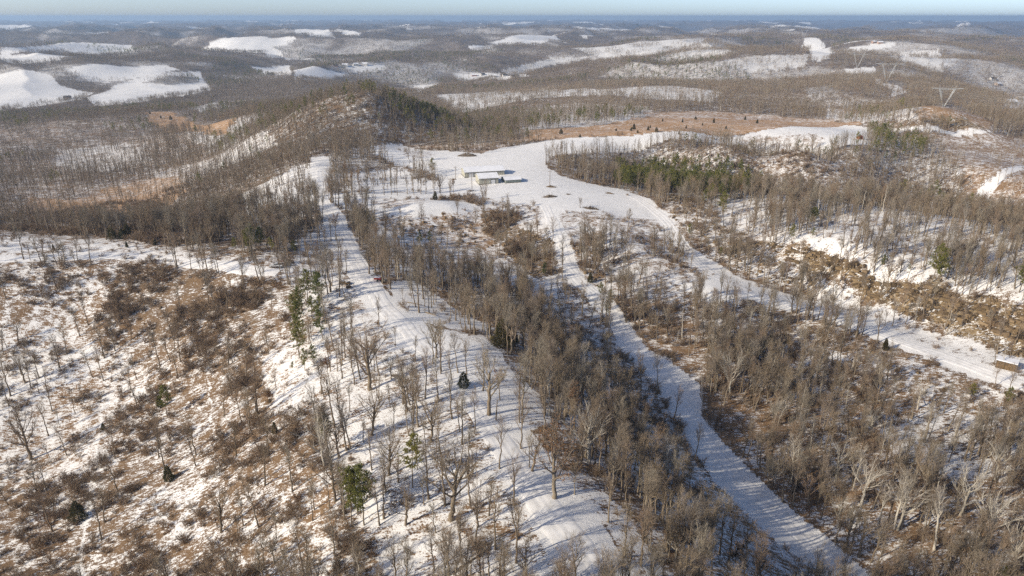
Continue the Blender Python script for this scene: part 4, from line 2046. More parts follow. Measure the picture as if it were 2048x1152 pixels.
bx.append(dx); by.append(dy); bz.append(hz3); bs.append(g.uniform(.8, 1.25, len(dx))); bp_.append(NM + 18 + g.integers(0, 6, len(dx)))
cat = np.concatenate
instancer('bare_woodland', near_models + mid_models + clumpA + clumpB, cat(bx), cat(by), cat(bz), cat(bs), cat(bp_), 1, 'bare brown winter woodland covering the hills and hollows', 'woodland', .06)
print('woodland instances', len(cat(bx)))
instancer('pale_woodland', pale_models, cat([nx[kp], mx[mp_]]), cat([ny[kp], my[mp_]]), cat([nz_[kp], hz[mp_]]), cat([nh[kp] / 13, np.full(mp_.sum(), 1.)]), rng.integers(0, 3, kp.sum() + mp_.sum()), 2, 'scattered pale barked trees among the brown woods', 'woodland', .05)
fx, fy, g = scatter(600, 4200, 15, R(42), 7); fz = zones(fx, fy); q = (fz[:, 3] > .55) & (fbm(fx, fy, 300, 91, 3) > .655) & (g.random(len(fx)) < .9); fx, fy = fx[q], fy[q]
fx = cat([px_[leftp], fx]); fy = cat([py_[leftp], fy])
instancer('pine_woodland', pine_models, fx, fy, T(fx, fy), rng.uniform(.7, 1.15, len(fx)), rng.integers(0, 4, len(fx)), 8, 'dark green pine stands scattered over the far hills', 'woodland', .03)
wx, wy, g = scatter(70, 620, 2.3, R(50), 9); wz = zones(wx, wy); cl = fbm(wx, wy, 11, 61, 3); q = g.random(len(wx)) < np.clip(wz[:, 4] * .36 * sstep(.34, .66, cl) * 2, 0, 1); wx, wy = wx[q], wy[q]
instancer('brush', brush_models, wx, wy, T(wx, wy), g.uniform(.45, 1.25, len(wx)) * (.5 + .7 * cl[q]) * (.85 + .25 * np.minimum(wz[q, 4], 2.6)), np.where(g.random(len(wx)) < .07, 5, g.integers(0, 5, len(wx))), 10, 'dry brown brush and saplings covering the slopes', 'brush', .12)
print('brush', len(wx), 'individual trees', len(ALL))
# =================================================================== snowy roads and tracks
PACKED = mat('packed_snow', (.78, .78, .79), .75, .15, noise_scale=.5, noise_cols=[(.65, .63, .60), (.79, .77, .74), (.84, .82, .79)], noise_detail=6)
def road(name, label, w, pts):
    p = np.array(pts, float); p = np.vstack([2 * p[0] - p[1], p, 2 * p[-1] - p[-2]]); c = []
    for i in range(1, len(p) - 2):
        n = max(2, int(np.linalg.norm(p[i + 1] - p[i]) / 1.0))
        for t in np.linspace(0, 1, n, endpoint=False):
            c.append(.5 * ((2 * p[i]) + (-p[i - 1] + p[i + 1]) * t + (2 * p[i - 1] - 5 * p[i] + 4 * p[i + 1] - p[i + 2]) * t * t + (-p[i - 1] + 3 * p[i] - 3 * p[i + 1] + p[i + 2]) * t ** 3))
    c = np.array(c); d = np.gradient(c, axis=0); d /= np.linalg.norm(d, axis=1)[:, None]; nrm = np.stack([-d[:, 1], d[:, 0]], -1); k = 19
    u = np.linspace(-1, 1, k); hw = w / 2 * (1 + (fbm(c[:, 0], c[:, 1], 11, 5, 3) - .5) * .7)
    X = c[:, None, 0] + nrm[:, None, 0] * u[None] * hw[:, None]; Y = c[:, None, 1] + nrm[:, None, 1] * u[None] * hw[:, None]
    s = np.abs(u[None] * hw[:, None] + (fbm(c[:, 0], c[:, 1], 16, 71, 2)[:, None] - .5) * .8); rut = np.exp(-((s - .85) / .28) ** 2)
    prof = .10 - .08 * rut - .2 * sstep(.72, 1.0, np.abs(u))[None]
    Z = T(X.ravel(), Y.ravel()).reshape(X.shape) + prof; n = len(c)
    m = MB(); m.v = list(map(tuple, np.stack([X, Y, Z], -1).reshape(-1, 3))); m.f = [(i * k + j, i * k + j + 1, (i + 1) * k + j + 1, (i + 1) * k + j) for i in range(n - 1) for j in range(k - 1)]; m.f = [f[::-1] for f in m.f]; m.m = [0] * len(m.f)
    o = link(name, m.mesh(name, [PACKED], True), kind='structure'); o['label'] = label
for r_ in ROADS: road(*r_)
# =================================================================== buildings, vehicles, poles, lines
WALL = mat('ribbed_sheet_wall', (.42, .40, .30), .6, .2, noise_scale=.6, noise_cols=[(.36, .345, .275), (.43, .415, .335)])
WALL2 = mat('old_sheet_wall', (.3, .33, .28), .6, .2, noise_scale=.7, noise_cols=[(.25, .28, .235), (.33, .36, .30)])
ROOFSNOW = mat('snowy_roof', (.8, .8, .81), .8, .1, noise_scale=.35, noise_cols=[(.74, .74, .75), (.84, .84, .845)])
DOORW = mat('white_door', (.7, .7, .68), .5, .3)
TRIM = mat('dark_trim', (.06, .05, .045), .7, .2)
POLEW = mat('weathered_pole', (.2, .16, .125), .9, .1, noise_scale=2, noise_cols=[(.15, .12, .095), (.25, .2, .155)])
STEEL = mat('galvanised_steel', (.42, .43, .42), .45, .4)
CERAM = mat('insulator', (.25, .27, .28), .3, .5)
REDM = mat('faded_red_paint', (.42, .05, .035), .55, .3, noise_scale=1.5, noise_cols=[(.33, .04, .03), (.5, .07, .045)])
BROWNW = mat('brown_board', (.27, .17, .075), .85, .1, noise_scale=1.2, noise_cols=[(.09, .065, .038), (.19, .125, .065)])
BLACK = mat('black_rubber', (.02, .02, .02), .8, .2)
GLASS = mat('dark_glass', (.025, .03, .035), .12, .6)
CARW = mat('white_car_paint', (.60, .60, .59), .3, .5)
DKRED = mat('dark_red_paint', (.16, .035, .03), .5, .3)
SOIL = mat('turned_soil', (.16, .11, .065), .95, .05, noise_scale=1.5, noise_cols=[(.10, .07, .045), (.22, .155, .09)])
STICK = mat('cut_brushwood', (.13, .1, .08), .95, .05, var=[(.10, .078, .06), (.2, .16, .12)])
HOUSEW = mat('pale_house_wall', (.55, .54, .5), .8, .1, var=[(.62, .6, .57), (.4, .38, .34), (.3, .17, .12), (.55, .52, .45)])
DARKROOF = mat('dark_roof', (.07, .065, .065), .9, .1)
def empty(name, x, y, z, rz=0.):
    e = bpy.data.objects.new(name, None); COL.objects.link(e); e.location = (x, y, z); e.rotation_euler = (0, 0, rz); e.empty_display_size = 1; return e
def part(name, mb, m, parent, smooth=False): return link(name, mb.mesh(name, [m], smooth), parent)
def barn(name, x, y, rz, L, W, he, hr, wall, label, doors, name_roof='roof', windows=()):
    """front left foot at (x, y); length L along local x, depth W along local y"""
    e = empty(name, x, y, min(gz(x, y), gz(x + L * math.cos(rz), y + L * math.sin(rz))) + .05, rz); tag(e, label, 'barn' if 'shed' not in name else 'shed')
    m = MB(); v = [(0, 0, -.8), (L, 0, -.8), (L, W, -.8), (0, W, -.8), (0, 0, he), (L, 0, he), (L, W, he), (0, W, he), (0, W / 2, hr), (L, W / 2, hr)]
    m.add(v, [(0, 1, 5, 4), (1, 2, 6, 9, 5), (2, 3, 7, 6), (3, 0, 4, 8, 7)]); w = part('wall', m, wall, e)
    for i in range(int(L / 1.5) + 1):
        rb = MB(); rb.box((min(i * 1.5 + .05, L - .05), -.03, he / 2 - .05), (.09, .06, he - .1)); part('wall_rib', rb, wall, w)
    o = .45; t = .16
    for s in (0, 1):
        m = MB(); y0 = -o if s == 0 else W + o; z0 = he - o * (hr - he) / (W / 2)
        v = [(-o, y0, z0), (L + o, y0, z0), (L + o, W / 2, hr), (-o, W / 2, hr)]; v = v + [(a, b, c + t) for a, b, c in v]
        f = [(4, 5, 6, 7), (0, 3, 2, 1), (0, 1, 5, 4), (1, 2, 6, 5), (3, 0, 4, 7)] 
        m.add(v, f if s == 0 else [q[::-1] for q in f]); rf = part(name_roof, m, ROOFSNOW, e)
        tb = MB(); tb.box((L / 2, y0 - (.02 if s == 0 else -.02), z0 + .02), (L + 2 * o, .05, .22)); part('fascia', tb, TRIM, rf)
    rc = MB(); rc.box((L / 2, W / 2, hr + t + .03), (L + 2 * o, .3, .08)); part('ridge_cap', rc, ROOFSNOW, e)
    sk = MB(); sk.box((L / 2, -.05, .12), (L + .1, .08, .35)); sk.box((-.05, W / 2, .12), (.08, W + .1, .35)); part('skirt', sk, TRIM, e)
    for (dx, dw, dh) in doors:
        d = MB(); d.box((dx, -.09, dh / 2), (dw, .08, dh)); dd = part('door', d, DOORW, e)
        for j in range(1, 4): q = MB(); q.box((dx, -.14, dh * j / 4), (dw, .02, .05)); part('door_panel_joint', q, TRIM, dd)
        fr = MB(); fr.box((dx - dw / 2 - .08, -.11, dh / 2), (.12, .1, dh + .1)); fr.box((dx + dw / 2 + .08, -.11, dh / 2), (.12, .1, dh + .1)); fr.box((dx, -.11, dh + .06), (dw + .3, .1, .12)); part('door_frame', fr, TRIM, dd)
    for (wy, wz) in windows:
        d = MB(); d.box((-.05, wy, wz), (.08, 1.0, 1.0)); part('window', d, GLASS, e)
    return e
LB, FB, SH = PLACES['longbarn'], PLACES['frontbarn'], PLACES['shed']
def heading(p): return math.atan2(p[1][1] - p[0][1], p[1][0] - p[0][0])
barn('long_barn', *LB[0], heading(LB) + .1, 27.0, 12.5, 3.7, 6.0, WALL, 'long low tan metal barn with a snow covered roof, behind two smaller sheds', [(4.2, 3.0, 2.9)])
fb = barn('front_barn', *FB[0], heading(FB) + .08, 12.5, 11.5, 4.0, 6.2, WALL, 'square tan metal barn with white overhead door, in front of the long barn', [(9.0, 2.7, 2.8)], windows=((3., 1.9),))
m = MB(); m.beam((6.8, -.25, .2), (6.8, -.25, 6.4), .12); m.beam((6.3, -.25, 6.0), (7.3, -.25, 6.0), .07); part('service_mast', m, STEEL, fb); m = MB(); m.box((6.8, -.3, 1.6), (.5, .25, .7)); part('meter_box', m, STEEL, fb)
barn('low_shed', SH[0][0] + .4, SH[0][1], heading(SH) + .05, 10.4, 10.5, 1.9, 3.0, WALL2, 'low greenish shed with white roof, nearest the open field', [])
m = MB(); m.box((.02, 0, 0), (.1, .1, .1))
def utility_pole(x, y, h, rz, label, transformer=False):
    e = empty('utility_pole', x, y, gz(x, y), rz); tag(e, label, 'utility pole', 'utility poles around the barns')
    m = MB(); m.tube([np.array([0, 0, -.5]), np.array([0, 0, h])], [.19, .13], 7, 0, True); part('pole', m, POLEW, e)
    m = MB(); m.box((0, .1, h - .7), (2.6, .12, .14)); ca = part('crossarm', m, POLEW, e)
    for s in (-1.15, -.5, .5, 1.15): q = MB(); q.tube([np.array([s, .1, h - .62]), np.array([s, .1, h - .36])], [.06, .05], 6, 0, True); part('insulator', q, CERAM, ca)
    if transformer: q = MB(); q.tube([np.array([.4, -.05, h - 2.6]), np.array([.4, -.05, h - 1.5])], [.28, .28], 10, 0, True); part('transformer', q, STEEL, e)
utility_pole(*PLACES['poles'][0], 8.5, .2, 'slim utility pole standing beside the long barn gable', True)
utility_pole(*PLACES['poles'][1], 10.0, .1, 'utility pole rising from a dirt mound on the open snow')
utility_pole(*PLACES['poles'][2], 10.5, .3, 'tall thin utility pole in front of the tan barns')
def heap(name, x, y, rx, ry, h, rz, label, sticks=60, soil=True, snow=0., cat_='brush pile'):
    e = empty(name, x, y, gz(x, y), rz); tag(e, label, cat_, 'piles on the snow field')
    m = MB(); n, k = 22, 7; ph = [random.uniform(0, 6) for _ in range(4)]
    for j in range(k + 1):
        t = j / k
        for i in range(n):
            a = 2 * math.pi * i / n; b = 1 + .16 * math.sin(2 * a + ph[0]) + .1 * math.sin(5 * a + ph[1] + 3 * t) + rng.normal() * .05
            m.v.append((rx * (1 - t) * b * math.cos(a), ry * (1 - t) * b * math.sin(a), h * (t ** .75) * (1 + rng.normal() * .06) - .25 * (1 - t)))
    for j in range(k):
        for i in range(n): m.f.append((j * n + i, j * n + (i + 1) % n, (j + 1) * n + (i + 1) % n, (j + 1) * n + i)); m.m.append(0)
    part('mound', m, SOIL if soil else STICK, e)
    if sticks:
        m = MB()
        for _ in range(sticks):
            a = rng.uniform(0, 6.28); t = rng.uniform(0, .95); p = np.array([rx * t * math.cos(a), ry * t * math.sin(a), h * (1 - t) ** .75 * rng.uniform(.6, 1.05)]); d = unit(rng.normal(size=3) * np.array([1, 1, .35])); q = p + d * rng.uniform(.8, 2.6); q[2] = max(q[2], .1)
            m.tube([p, (p + q) / 2 + rng.normal(size=3) * .1, q], [.09, .07, .03], 4)
        part('sticks', m, STICK, e)['kind'] = 'stuff'
    if snow:
        m = MB()
        for _ in range(int(snow * 30)):
            a = rng.uniform(0, 6.28); t = rng.uniform(0, .8); s = rng.uniform(.25, .7); m.box((rx * t * math.cos(a), ry * t * math.sin(a), h * (1 - t) ** .75 + .05), (s, s * .7, .12), a)
        part('snow_caps', m, SNOWM, e)['kind'] = 'stuff'
    return e
PI_ = PLACES['piles']
heap('brush_pile', *PI_[0], 7.5, 3.2, 2.6, .05, 'wide dark brush pile at the back of the snow field, behind the long barn', 120, False, .6)
heap('dirt_mound', *PI_[1], 3.6, 1.8, 1.1, .05, 'dirt mound round the foot of the lone utility pole', 14, True)
heap('brush_pile', *PI_[2], 4.4, 1.8, 1.3, .15, 'low brush pile on the snow in front of the lone pole', 80, False)
heap('brush_pile', *PI_[3], 5.0, 2.2, 1.2, -.4, 'ragged brush pile under a bare bush beside the hollow road', 80, False, .4)
heap('dirt_heap', *PI_[4], 1.5, .7, .6, .2, 'small dark heap alone on the snow beside the lone pole', 10, True)
heap('dirt_heap', *PI_[5], 3.2, 1.0, .8, -.3, 'low earth heap at the edge of the wood past the field', 16, True)
heap('dirt_heap', *PI_[6], 2.6, .8, .6, .1, 'long dark earth heap beside the gable of the long barn', 10, True)
heap('brush_pile', *PI_[7], 3.2, 1.4, 1.1, 0, 'small dark brush pile far out on the snow field', 30, False)
heap('dirt_heap', *PI_[8], 4.0, 1.2, .6, .1, 'thin earth heap at the foot of the tall front pole', 10, True, .3)
# ---- white pickup and the dark red utility vehicle beside it
def wheel(parent, x, y, r, w):
    m = MB(); n = 14; m.tube([np.array([x, y - w / 2, r]), np.array([x, y + w / 2, r])], [r, r], n, 0, True); m.add([(x + r * math.cos(2 * math.pi * i / n), y - w / 2, r + r * math.sin(2 * math.pi * i / n)) for i in range(n)], [tuple(range(n))])
    o = part('wheel', m, BLACK, parent); q = MB(); q.tube([np.array([x, y - w / 2 - .02, r]), np.array([x, y + w / 2 + .02, r])], [r * .55, r * .55], 10, 0, True); part('rim', q, STEEL, o)
def prism(pts, w0, w1=None):
    """side profile in x-z, extruded over y"""
    m = MB(); n = len(pts); w1 = w1 or w0
    m.add([(x, -w0 / 2, z) for x, z in pts] + [(x, w0 / 2, z) for x, z in pts], [tuple(range(n)), tuple(range(2 * n - 1, n - 1, -1))] + [(i, i + n, (i + 1) % n + n, (i + 1) % n) for i in range(n)]); return m
tx, ty = PLACES['truck'][0]
e = empty('pickup_truck', tx, ty, gz(tx, ty), math.pi + .12); tag(e, 'white pickup truck parked at the end of the snowy spur road', 'truck')
part('body', prism([(-2.75, .5), (2.7, .5), (2.75, .8), (2.65, 1.02), (1.35, 1.12), (1.2, 1.12), (-.75, 1.12), (-.75, .75), (-2.65, .75), (-2.65, 1.12), (-2.78, 1.12)], 1.95), CARW, e)
for s in (-1, 1): m = MB(); m.box((-1.7, s * .93, .95), (1.9, .09, .4)); part('bed_side', m, CARW, e)
cb = part('cab', prism([(-.78, 1.12), (1.25, 1.12), (.62, 1.75), (.45, 1.83), (-.5, 1.83), (-.72, 1.72)], 1.72), CARW, e)
m = MB(); m.add([(1.2, -.72, 1.19), (1.2, .72, 1.19), (.68, .68, 1.72), (.68, -.68, 1.72)], [(0, 1, 2, 3)]); m.v = [(x + .03, y, z + .03) for x, y, z in m.v]; part('windscreen', m, GLASS, cb)
for s in (-1, 1):
    m = MB(); m.add([(.95, s * .875, 1.2), (.1, s * .875, 1.2), (.1, s * .875, 1.7), (.52, s * .875, 1.7)], [(0, 1, 2, 3)]); m.add([(.0, s * .875, 1.2), (-.66, s * .875, 1.2), (-.62, s * .875, 1.7), (.0, s * .875, 1.7)], [(0, 1, 2, 3)]); part('side_window', m, GLASS, cb)
    m = MB(); m.box((2.72, s * .72, .86), (.1, .35, .18)); part('headlight', m, GLASS, e)
    for wx_ in (-1.75, 1.75): wheel(e, wx_, s * .9, .39, .26)
for xx in (-2.82, 2.8): m = MB(); m.box((xx, 0, .55), (.14, 1.9, .22)); part('bumper', m, STEEL, e)
ax_, ay_ = PLACES['atv'][0]
e = empty('utility_vehicle', ax_, ay_, gz(ax_, ay_), .6); tag(e, 'dark red utility vehicle with a roll cage beside the white pickup', 'utility vehicle')
part('body', prism([(-1.35, .45), (1.3, .45), (1.4, .75), (1.1, 1.0), (.5, 1.02), (.45, .75), (-.45, .75), (-.5, 1.05), (-1.4, 1.05)], 1.4), DKRED, e)
m = MB()
for s in (-.6, .6): m.beam((.7, s, 1.0), (.35, s, 1.95), .07); m.beam((-.55, s, 1.05), (-.5, s, 1.95), .07); m.beam((.35, s, 1.95), (-.5, s, 1.95), .07)
part('roll_cage', m, BLACK, e); m = MB(); m.box((-.08, 0, 2.0), (1.05, 1.35, .06)); part('roof', m, DKRED, e); m = MB(); m.box((-.2, 0, .95), (.5, 1.1, .3)); part('seat', m, BLACK, e)
for s in (-1, 1):
    for wx_ in (-.95, .95): wheel(e, wx_, s * .68, .33, .28)
# ---- red trailer and the scrap heap on the ridge track
rx_, ry_ = PLACES['trailer'][0]
e = empty('red_trailer', rx_, ry_, gz(rx_, ry_), .05); tag(e, 'small faded red box trailer beside the ridge track under the trees', 'trailer')
m = MB(); m.box((0, 0, .95), (2.7, 1.6, .12)); part('bed', m, REDM, e)
for s in (-1, 1): m = MB(); m.box((0, s * .78, 1.3), (2.7, .06, .6)); part('side_panel', m, REDM, e); m = MB(); m.box((s * 1.34, 0, 1.3), (.06, 1.5, .6)); part('end_panel', m, REDM, e); wheel(e, 0, s * .9, .38, .22)
m = MB(); m.box((0, 0, 1.5), (2.5, 1.45, .2)); part('snow_load', m, SNOWM, e); m = MB(); m.beam((1.3, .4, .95), (2.6, 0, .6), .1); m.beam((1.3, -.4, .95), (2.6, 0, .6), .1); part('drawbar', m, STEEL, e)
e = empty('pale_bundle', *PLACES['bundle'][0], gz(*PLACES['bundle'][0]), .2); tag(e, 'tan tarpaulin covered bundle beside the red trailer', 'bundle')
m = MB(); v = [(math.cos(a) * 1.0 * (1 + .1 * math.sin(3 * a)) * s, math.sin(a) * .7 * s, z) for s, z in ((1, -.1), (.95, .5), (.6, .85)) for a in [2 * math.pi * i / 12 for i in range(12)]]
m.add(v, [(j * 12 + i, j * 12 + (i + 1) % 12, (j + 1) * 12 + (i + 1) % 12, (j + 1) * 12 + i) for j in (0, 1) for i in range(12)] + [tuple(range(24, 36))]); part('cover', m, mat('tan_tarpaulin', (.45, .38, .27), .8), e, True); m = MB(); m.tube([np.array([-.97, 0, .3]), np.array([0, -.72, .55]), np.array([.97, 0, .3])], [.03] * 3, 4); part('rope', m, BLACK, e)
jx, jy = PLACES['wagon'][0]
e = empty('scrap_wagon', jx, jy, gz(jx, jy), -.35); tag(e, 'old flat wagon heaped with snow dusted timber, beside the ridge track', 'wagon')
m = MB(); m.box((0, 0, .8), (4.6, 1.9, .14)); part('deck', m, BROWNW, e)
for s in (-1, 1):
    for wx_ in (-1.6, 1.5): wheel(e, wx_, s * .95, .42, .2)
for i in range(16):
    q = MB(); q.box((random.uniform(-.6, .6), random.uniform(-.7, .7), .95 + .13 * (i // 4)), (random.uniform(2.4, 4.2), .2, .1), random.uniform(-.15, .15)); part('timber', q, [BROWNW, STICK][i % 2], e)
q = MB()
for i in range(7): q.box((random.uniform(-1.4, 1.4), random.uniform(-.6, .6), 1.5), (random.uniform(.5, 1.1), random.uniform(.4, .8), .1), random.uniform(0, 3))
part('snow_cap', q, SNOWM, e)
e = empty('log_stack', *PLACES['logs'][0], gz(*PLACES['logs'][0]), .4); tag(e, 'low stack of cut logs in front of the old flat wagon', 'log stack')
for i in range(7): q = MB(); r_ = .2 + .05 * (i % 3); q.tube([np.array([-.9, (i % 4) * .42 - .6 + .2 * (i // 4), r_ + .36 * (i // 4)]), np.array([.9, (i % 4) * .42 - .6 + .2 * (i // 4), r_ + .36 * (i // 4)])], [r_, r_], 9, 0, True); part('log', q, BROWNW, e)
# ---- snow roofed shelter on the shelf road, red hut at the field edge
sx, sy = PLACES['shelter'][0]
e = empty('roofed_shelter', sx, sy, gz(sx, sy) - .1, -.72); tag(e, 'flat snow covered shelter with tan board sides at the right end of the shelf road', 'shelter')
m = MB(); m.box((0, 0, 3.05), (6.4, 4.2, .3)); part('snow_roof', m, SNOWM, e); m = MB(); m.box((0, 0, 2.8), (6.5, 4.3, .14)); part('roof_deck', m, TRIM, e)
for i in range(7): q = MB(); q.box((-2.45 + i * .8, -1.85, 1.3), (.74, .08, 2.8)); part('board', q, BROWNW, e)
for xx in (-3.0, 3.0):
    for yy in (-1.75, 1.85): q = MB(); q.box((xx, yy, 1.3), (.2, .2, 2.9)); part('post', q, POLEW, e)
for i in range(7): q = MB(); q.box((-3.1, -1.5 + i * .5, 1.3), (.08, .46, 2.8)); part('board', q, BROWNW, e)
hx, hy = PLACES['hut'][0]
e = empty('red_hut', hx, hy, gz(hx, hy), .3); tag(e, 'tiny rusty red hut at the far right end of the snow field', 'hut')
m = MB(); m.add([(-2, -1.5, -.3), (2, -1.5, -.3), (2, 1.5, -.3), (-2, 1.5, -.3), (-2, -1.5, 2.1), (2, -1.5, 2.1), (2, 1.5, 2.1), (-2, 1.5, 2.1), (-2, 0, 3.0), (2, 0, 3.0)], [(0, 1, 5, 4), (1, 2, 6, 9, 5), (2, 3, 7, 6), (3, 0, 4, 8, 7)]); part('wall', m, mat('rusty_red_board', (.33, .1, .05), .85), e)
for s in (-1, 1): m = MB(); m.add([(-2.2, s * 1.75, 2.0), (2.2, s * 1.75, 2.0), (2.2, 0, 3.12), (-2.2, 0, 3.12)], [(0, 1, 2, 3)]); part('roof', m, DKRED, e)
m = MB(); m.box((.3, -1.53, .9), (.9, .06, 1.8)); part('door', m, TRIM, e)
# ---- high voltage line
def pylon(x, y, h, w, rz, label):
    tk = 1.35 if y < 1000 else 1.0
    e = empty('pylon', x, y, gz(x, y), rz); tag(e, label, 'pylon', 'pylons of the high voltage line')
    def lattice(p, q, s, t, n):
        m = MB(); p = np.array(p, float); q = np.array(q, float); c = [np.array(o) * s for o in ((-.5, -.5, 0), (.5, -.5, 0), (.5, .5, 0), (-.5, .5, 0))]
        for k in c: m.beam(p + k * .4, q + k, t)
        for i in range(n):
            a, b = i / n, (i + 1) / n
            for j in range(4): k0 = c[j] * (.4 + .6 * a); k1 = c[(j + 1) % 4] * (.4 + .6 * b); m.beam(p + (q - p) * a + k0, p + (q - p) * b + k1, t * .7)
        return m
    part('leg', lattice((-.4, 0, -.5), (-w * .23, 0, h), 1.5, .26 * tk, 9), STEEL, e); part('leg', lattice((.4, 0, -.5), (w * .23, 0, h), 1.5, .26 * tk, 9), STEEL, e)
    m = MB(); n = 14; P0 = lambda t: np.array([-w / 2 + w * t, 0, h + .9]); 
    for i in range(n):
        a, b = i / n, (i + 1) / n; ea = 1.6 * (1 - abs(2 * a - 1)) + .2; eb = 1.6 * (1 - abs(2 * b - 1)) + .2
        for s in (-.6, .6): m.beam(P0(a) + [0, s, 0], P0(b) + [0, s, 0], .26 * tk); m.beam(P0(a) + [0, s, -ea], P0(b) + [0, s, -eb], .22 * tk); m.beam(P0(a) + [0, s, 0], P0(b) + [0, s, -eb], .17 * tk)
    part('crossarm', m, STEEL, e)
    for s in (-1, 1): m = MB(); m.beam((s * w * .23, 0, h + .8), (s * w * .26, 0, h + 4), .3); part('peak', m, STEEL, e)
    for s in (-.44, 0, .44): m = MB(); m.beam((s * w, 0, h + .3), (s * w, 0, h - 2.6), .22); part('insulator_string', m, CERAM, e)
    for s in (-1, 1):
        for q in (-1, 1): m = MB(); m.beam((s * w * .23, 0, h), (s * w * .75, q * w * .55, -1.5), .06); part('guy_wire', m, STEEL, e)
    return e
PY = [(491.6, 816.3, 21, 36, 'nearest guyed lattice pylon, on the brown knoll at right'), (658.9, 1280.2, 27, 42, 'second guyed lattice pylon along the line, above the snowy bend'), (780.6, 1655.9, 28, 42, 'third pylon along the line, beside the square snow clearing'), (1453.3, 3702.3, 34, 46, 'farthest tiny pylon, at the top of the cleared strip')]
PY = [tuple(PLACES['pylons'][i]) + p[2:] for i, p in enumerate(PY)]
for i, (x, y, h, w, lb) in enumerate(PY):
    nx_, ny_ = (PY[i + 1][:2] if i < 3 else (2 * x - PY[i - 1][0], 2 * y - PY[i - 1][1])); pylon(x, y, h, w, math.atan2(ny_ - y, nx_ - x) - math.pi / 2, lb)
ORD = ['from the frame edge to the nearest pylon', 'between the first and second pylons', 'between the second and third pylons', 'between the third and farthest pylons']
for si in range(4):
    for wi, s in enumerate((-.44, 0, .44)):
        def tip(i, s=s):
            x, y, h, w, _ = PY[i]; nx_, ny_ = (PY[i + 1][:2] if i < 3 else (2 * x - PY[i - 1][0], 2 * y - PY[i - 1][1])); a = math.atan2(ny_ - y, nx_ - x) - math.pi / 2
            return np.array([x + math.cos(a) * s * w, y + math.sin(a) * s * w, gz(x, y) + h - 2.6])
        b = tip(si); a = tip(si - 1) if si else b + np.array([180., -560., 6.]); 
        pts = [a + (b - a) * t + np.array([0, 0, -4 * (10 + 8 * (si == 3)) * t * (1 - t)]) for t in np.linspace(0, 1, 19)]
        m = MB(); m.tube(pts, [.05] * 19, 3); o = link('power_line', m.mesh('power_line', [STEEL])); tag(o, ['left', 'middle', 'right'][wi] + ' hanging wire ' + ORD[si], 'power line', 'wires of the high voltage line')
# ---- farmhouses in the valleys
def house(x, y, L, W, h, rz, label, snow=True, wallm=None):
    e = empty('house', x, y, gz(x, y), rz); tag(e, label, 'house', 'houses in the far valleys')
    m = MB(); m.add([(-L/2, -W/2, -2), (L/2, -W/2, -2), (L/2, W/2, -2), (-L/2, W/2, -2), (-L/2, -W/2, h), (L/2, -W/2, h), (L/2, W/2, h), (-L/2, W/2, h), (-L/2, 0, h + W * .32), (L/2, 0, h + W * .32)], [(0, 1, 5, 4), (1, 2, 6, 9, 5), (2, 3, 7, 6), (3, 0, 4, 8, 7)]); w = part('wall', m, wallm or HOUSEW, e)
    for s in (-1, 1):
        m = MB(); m.add([(-L/2 - .6, s * (W/2 + .6), h - .35), (L/2 + .6, s * (W/2 + .6), h - .35), (L/2 + .6, 0, h + W * .32 + .15), (-L/2 - .6, 0, h + W * .32 + .15)], [(0, 1, 2, 3)]); part('roof', m, ROOFSNOW if snow else DARKROOF, e)
    m = MB(); m.box((L * .25, W * .1, h + W * .32 + .3), (.9, .9, 2.2)); part('chimney', m, DARKROOF, e)
    for s in (-.3, .05, .33): m = MB(); m.box((s * L, -W/2 - .03, h * .55), (1.3, .06, 1.3)); part('window', m, GLASS, e)
    return e
HO = [(-892,1445.6,13,8,3.5,.2,'dark roofed farmhouse between the left valley fields',0),(-686,1493,16,9,4,.1,'farmhouse below the round wooded field, left of its neighbour',1),(-668,1493,12,8,3.5,.5,'small dark outbuilding below the round wooded field',0),
(-647,1952,16,9,4,.3,'lone house on the slope above the valley road',0),(-544,1866,14,9,4,.1,'house beside the valley road bend',1),(-535,2345,18,10,5,.1,'leftmost white house of the distant hamlet',1),(-510,2397,16,10,5,.4,'middle white house of the distant hamlet',1),(-485,2418,18,10,5,.0,'rightmost white house of the distant hamlet',1),(-570,2300,14,9,4,.2,'low house at the near edge of the distant hamlet',0),
(-99,1901,16,9,4,.2,'leftmost house by the valley floor trees, behind the knob hill',1),(-77,1920,14,9,4,.6,'second house from the left on the valley floor behind the knob hill',0),(-48,1810,18,9,4,.1,'third house from the left on the valley floor behind the knob hill',1),(-17,1752,14,8,4,.3,'fourth house from the left on the valley floor behind the knob hill',0),(7,1713,20,9,4,.2,'rightmost brown roofed house on the valley floor behind the knob hill',0),
(1436,2891,18,10,5,.1,'right one of two white houses on the far cleared ridge',1),(1410,2900,16,10,5,.3,'left one of two white houses on the far cleared ridge',1),(913.8,1318.2,18,10,4.5,.3,'nearest house in the valley at the right edge',1),(992.5,1406.4,16,10,4.5,.1,'second nearest house in the valley at the right edge',1),(1138,1700,16,9,4,.5,'house among trees at right, below the wooded hillside',1),(1169,1769.5,14,9,4,.2,'farthest house in the valley at the right edge',0)]
for a, pq in zip(HO, PLACES['houses']): house(*pq, *a[2:7], snow=bool(a[7]))
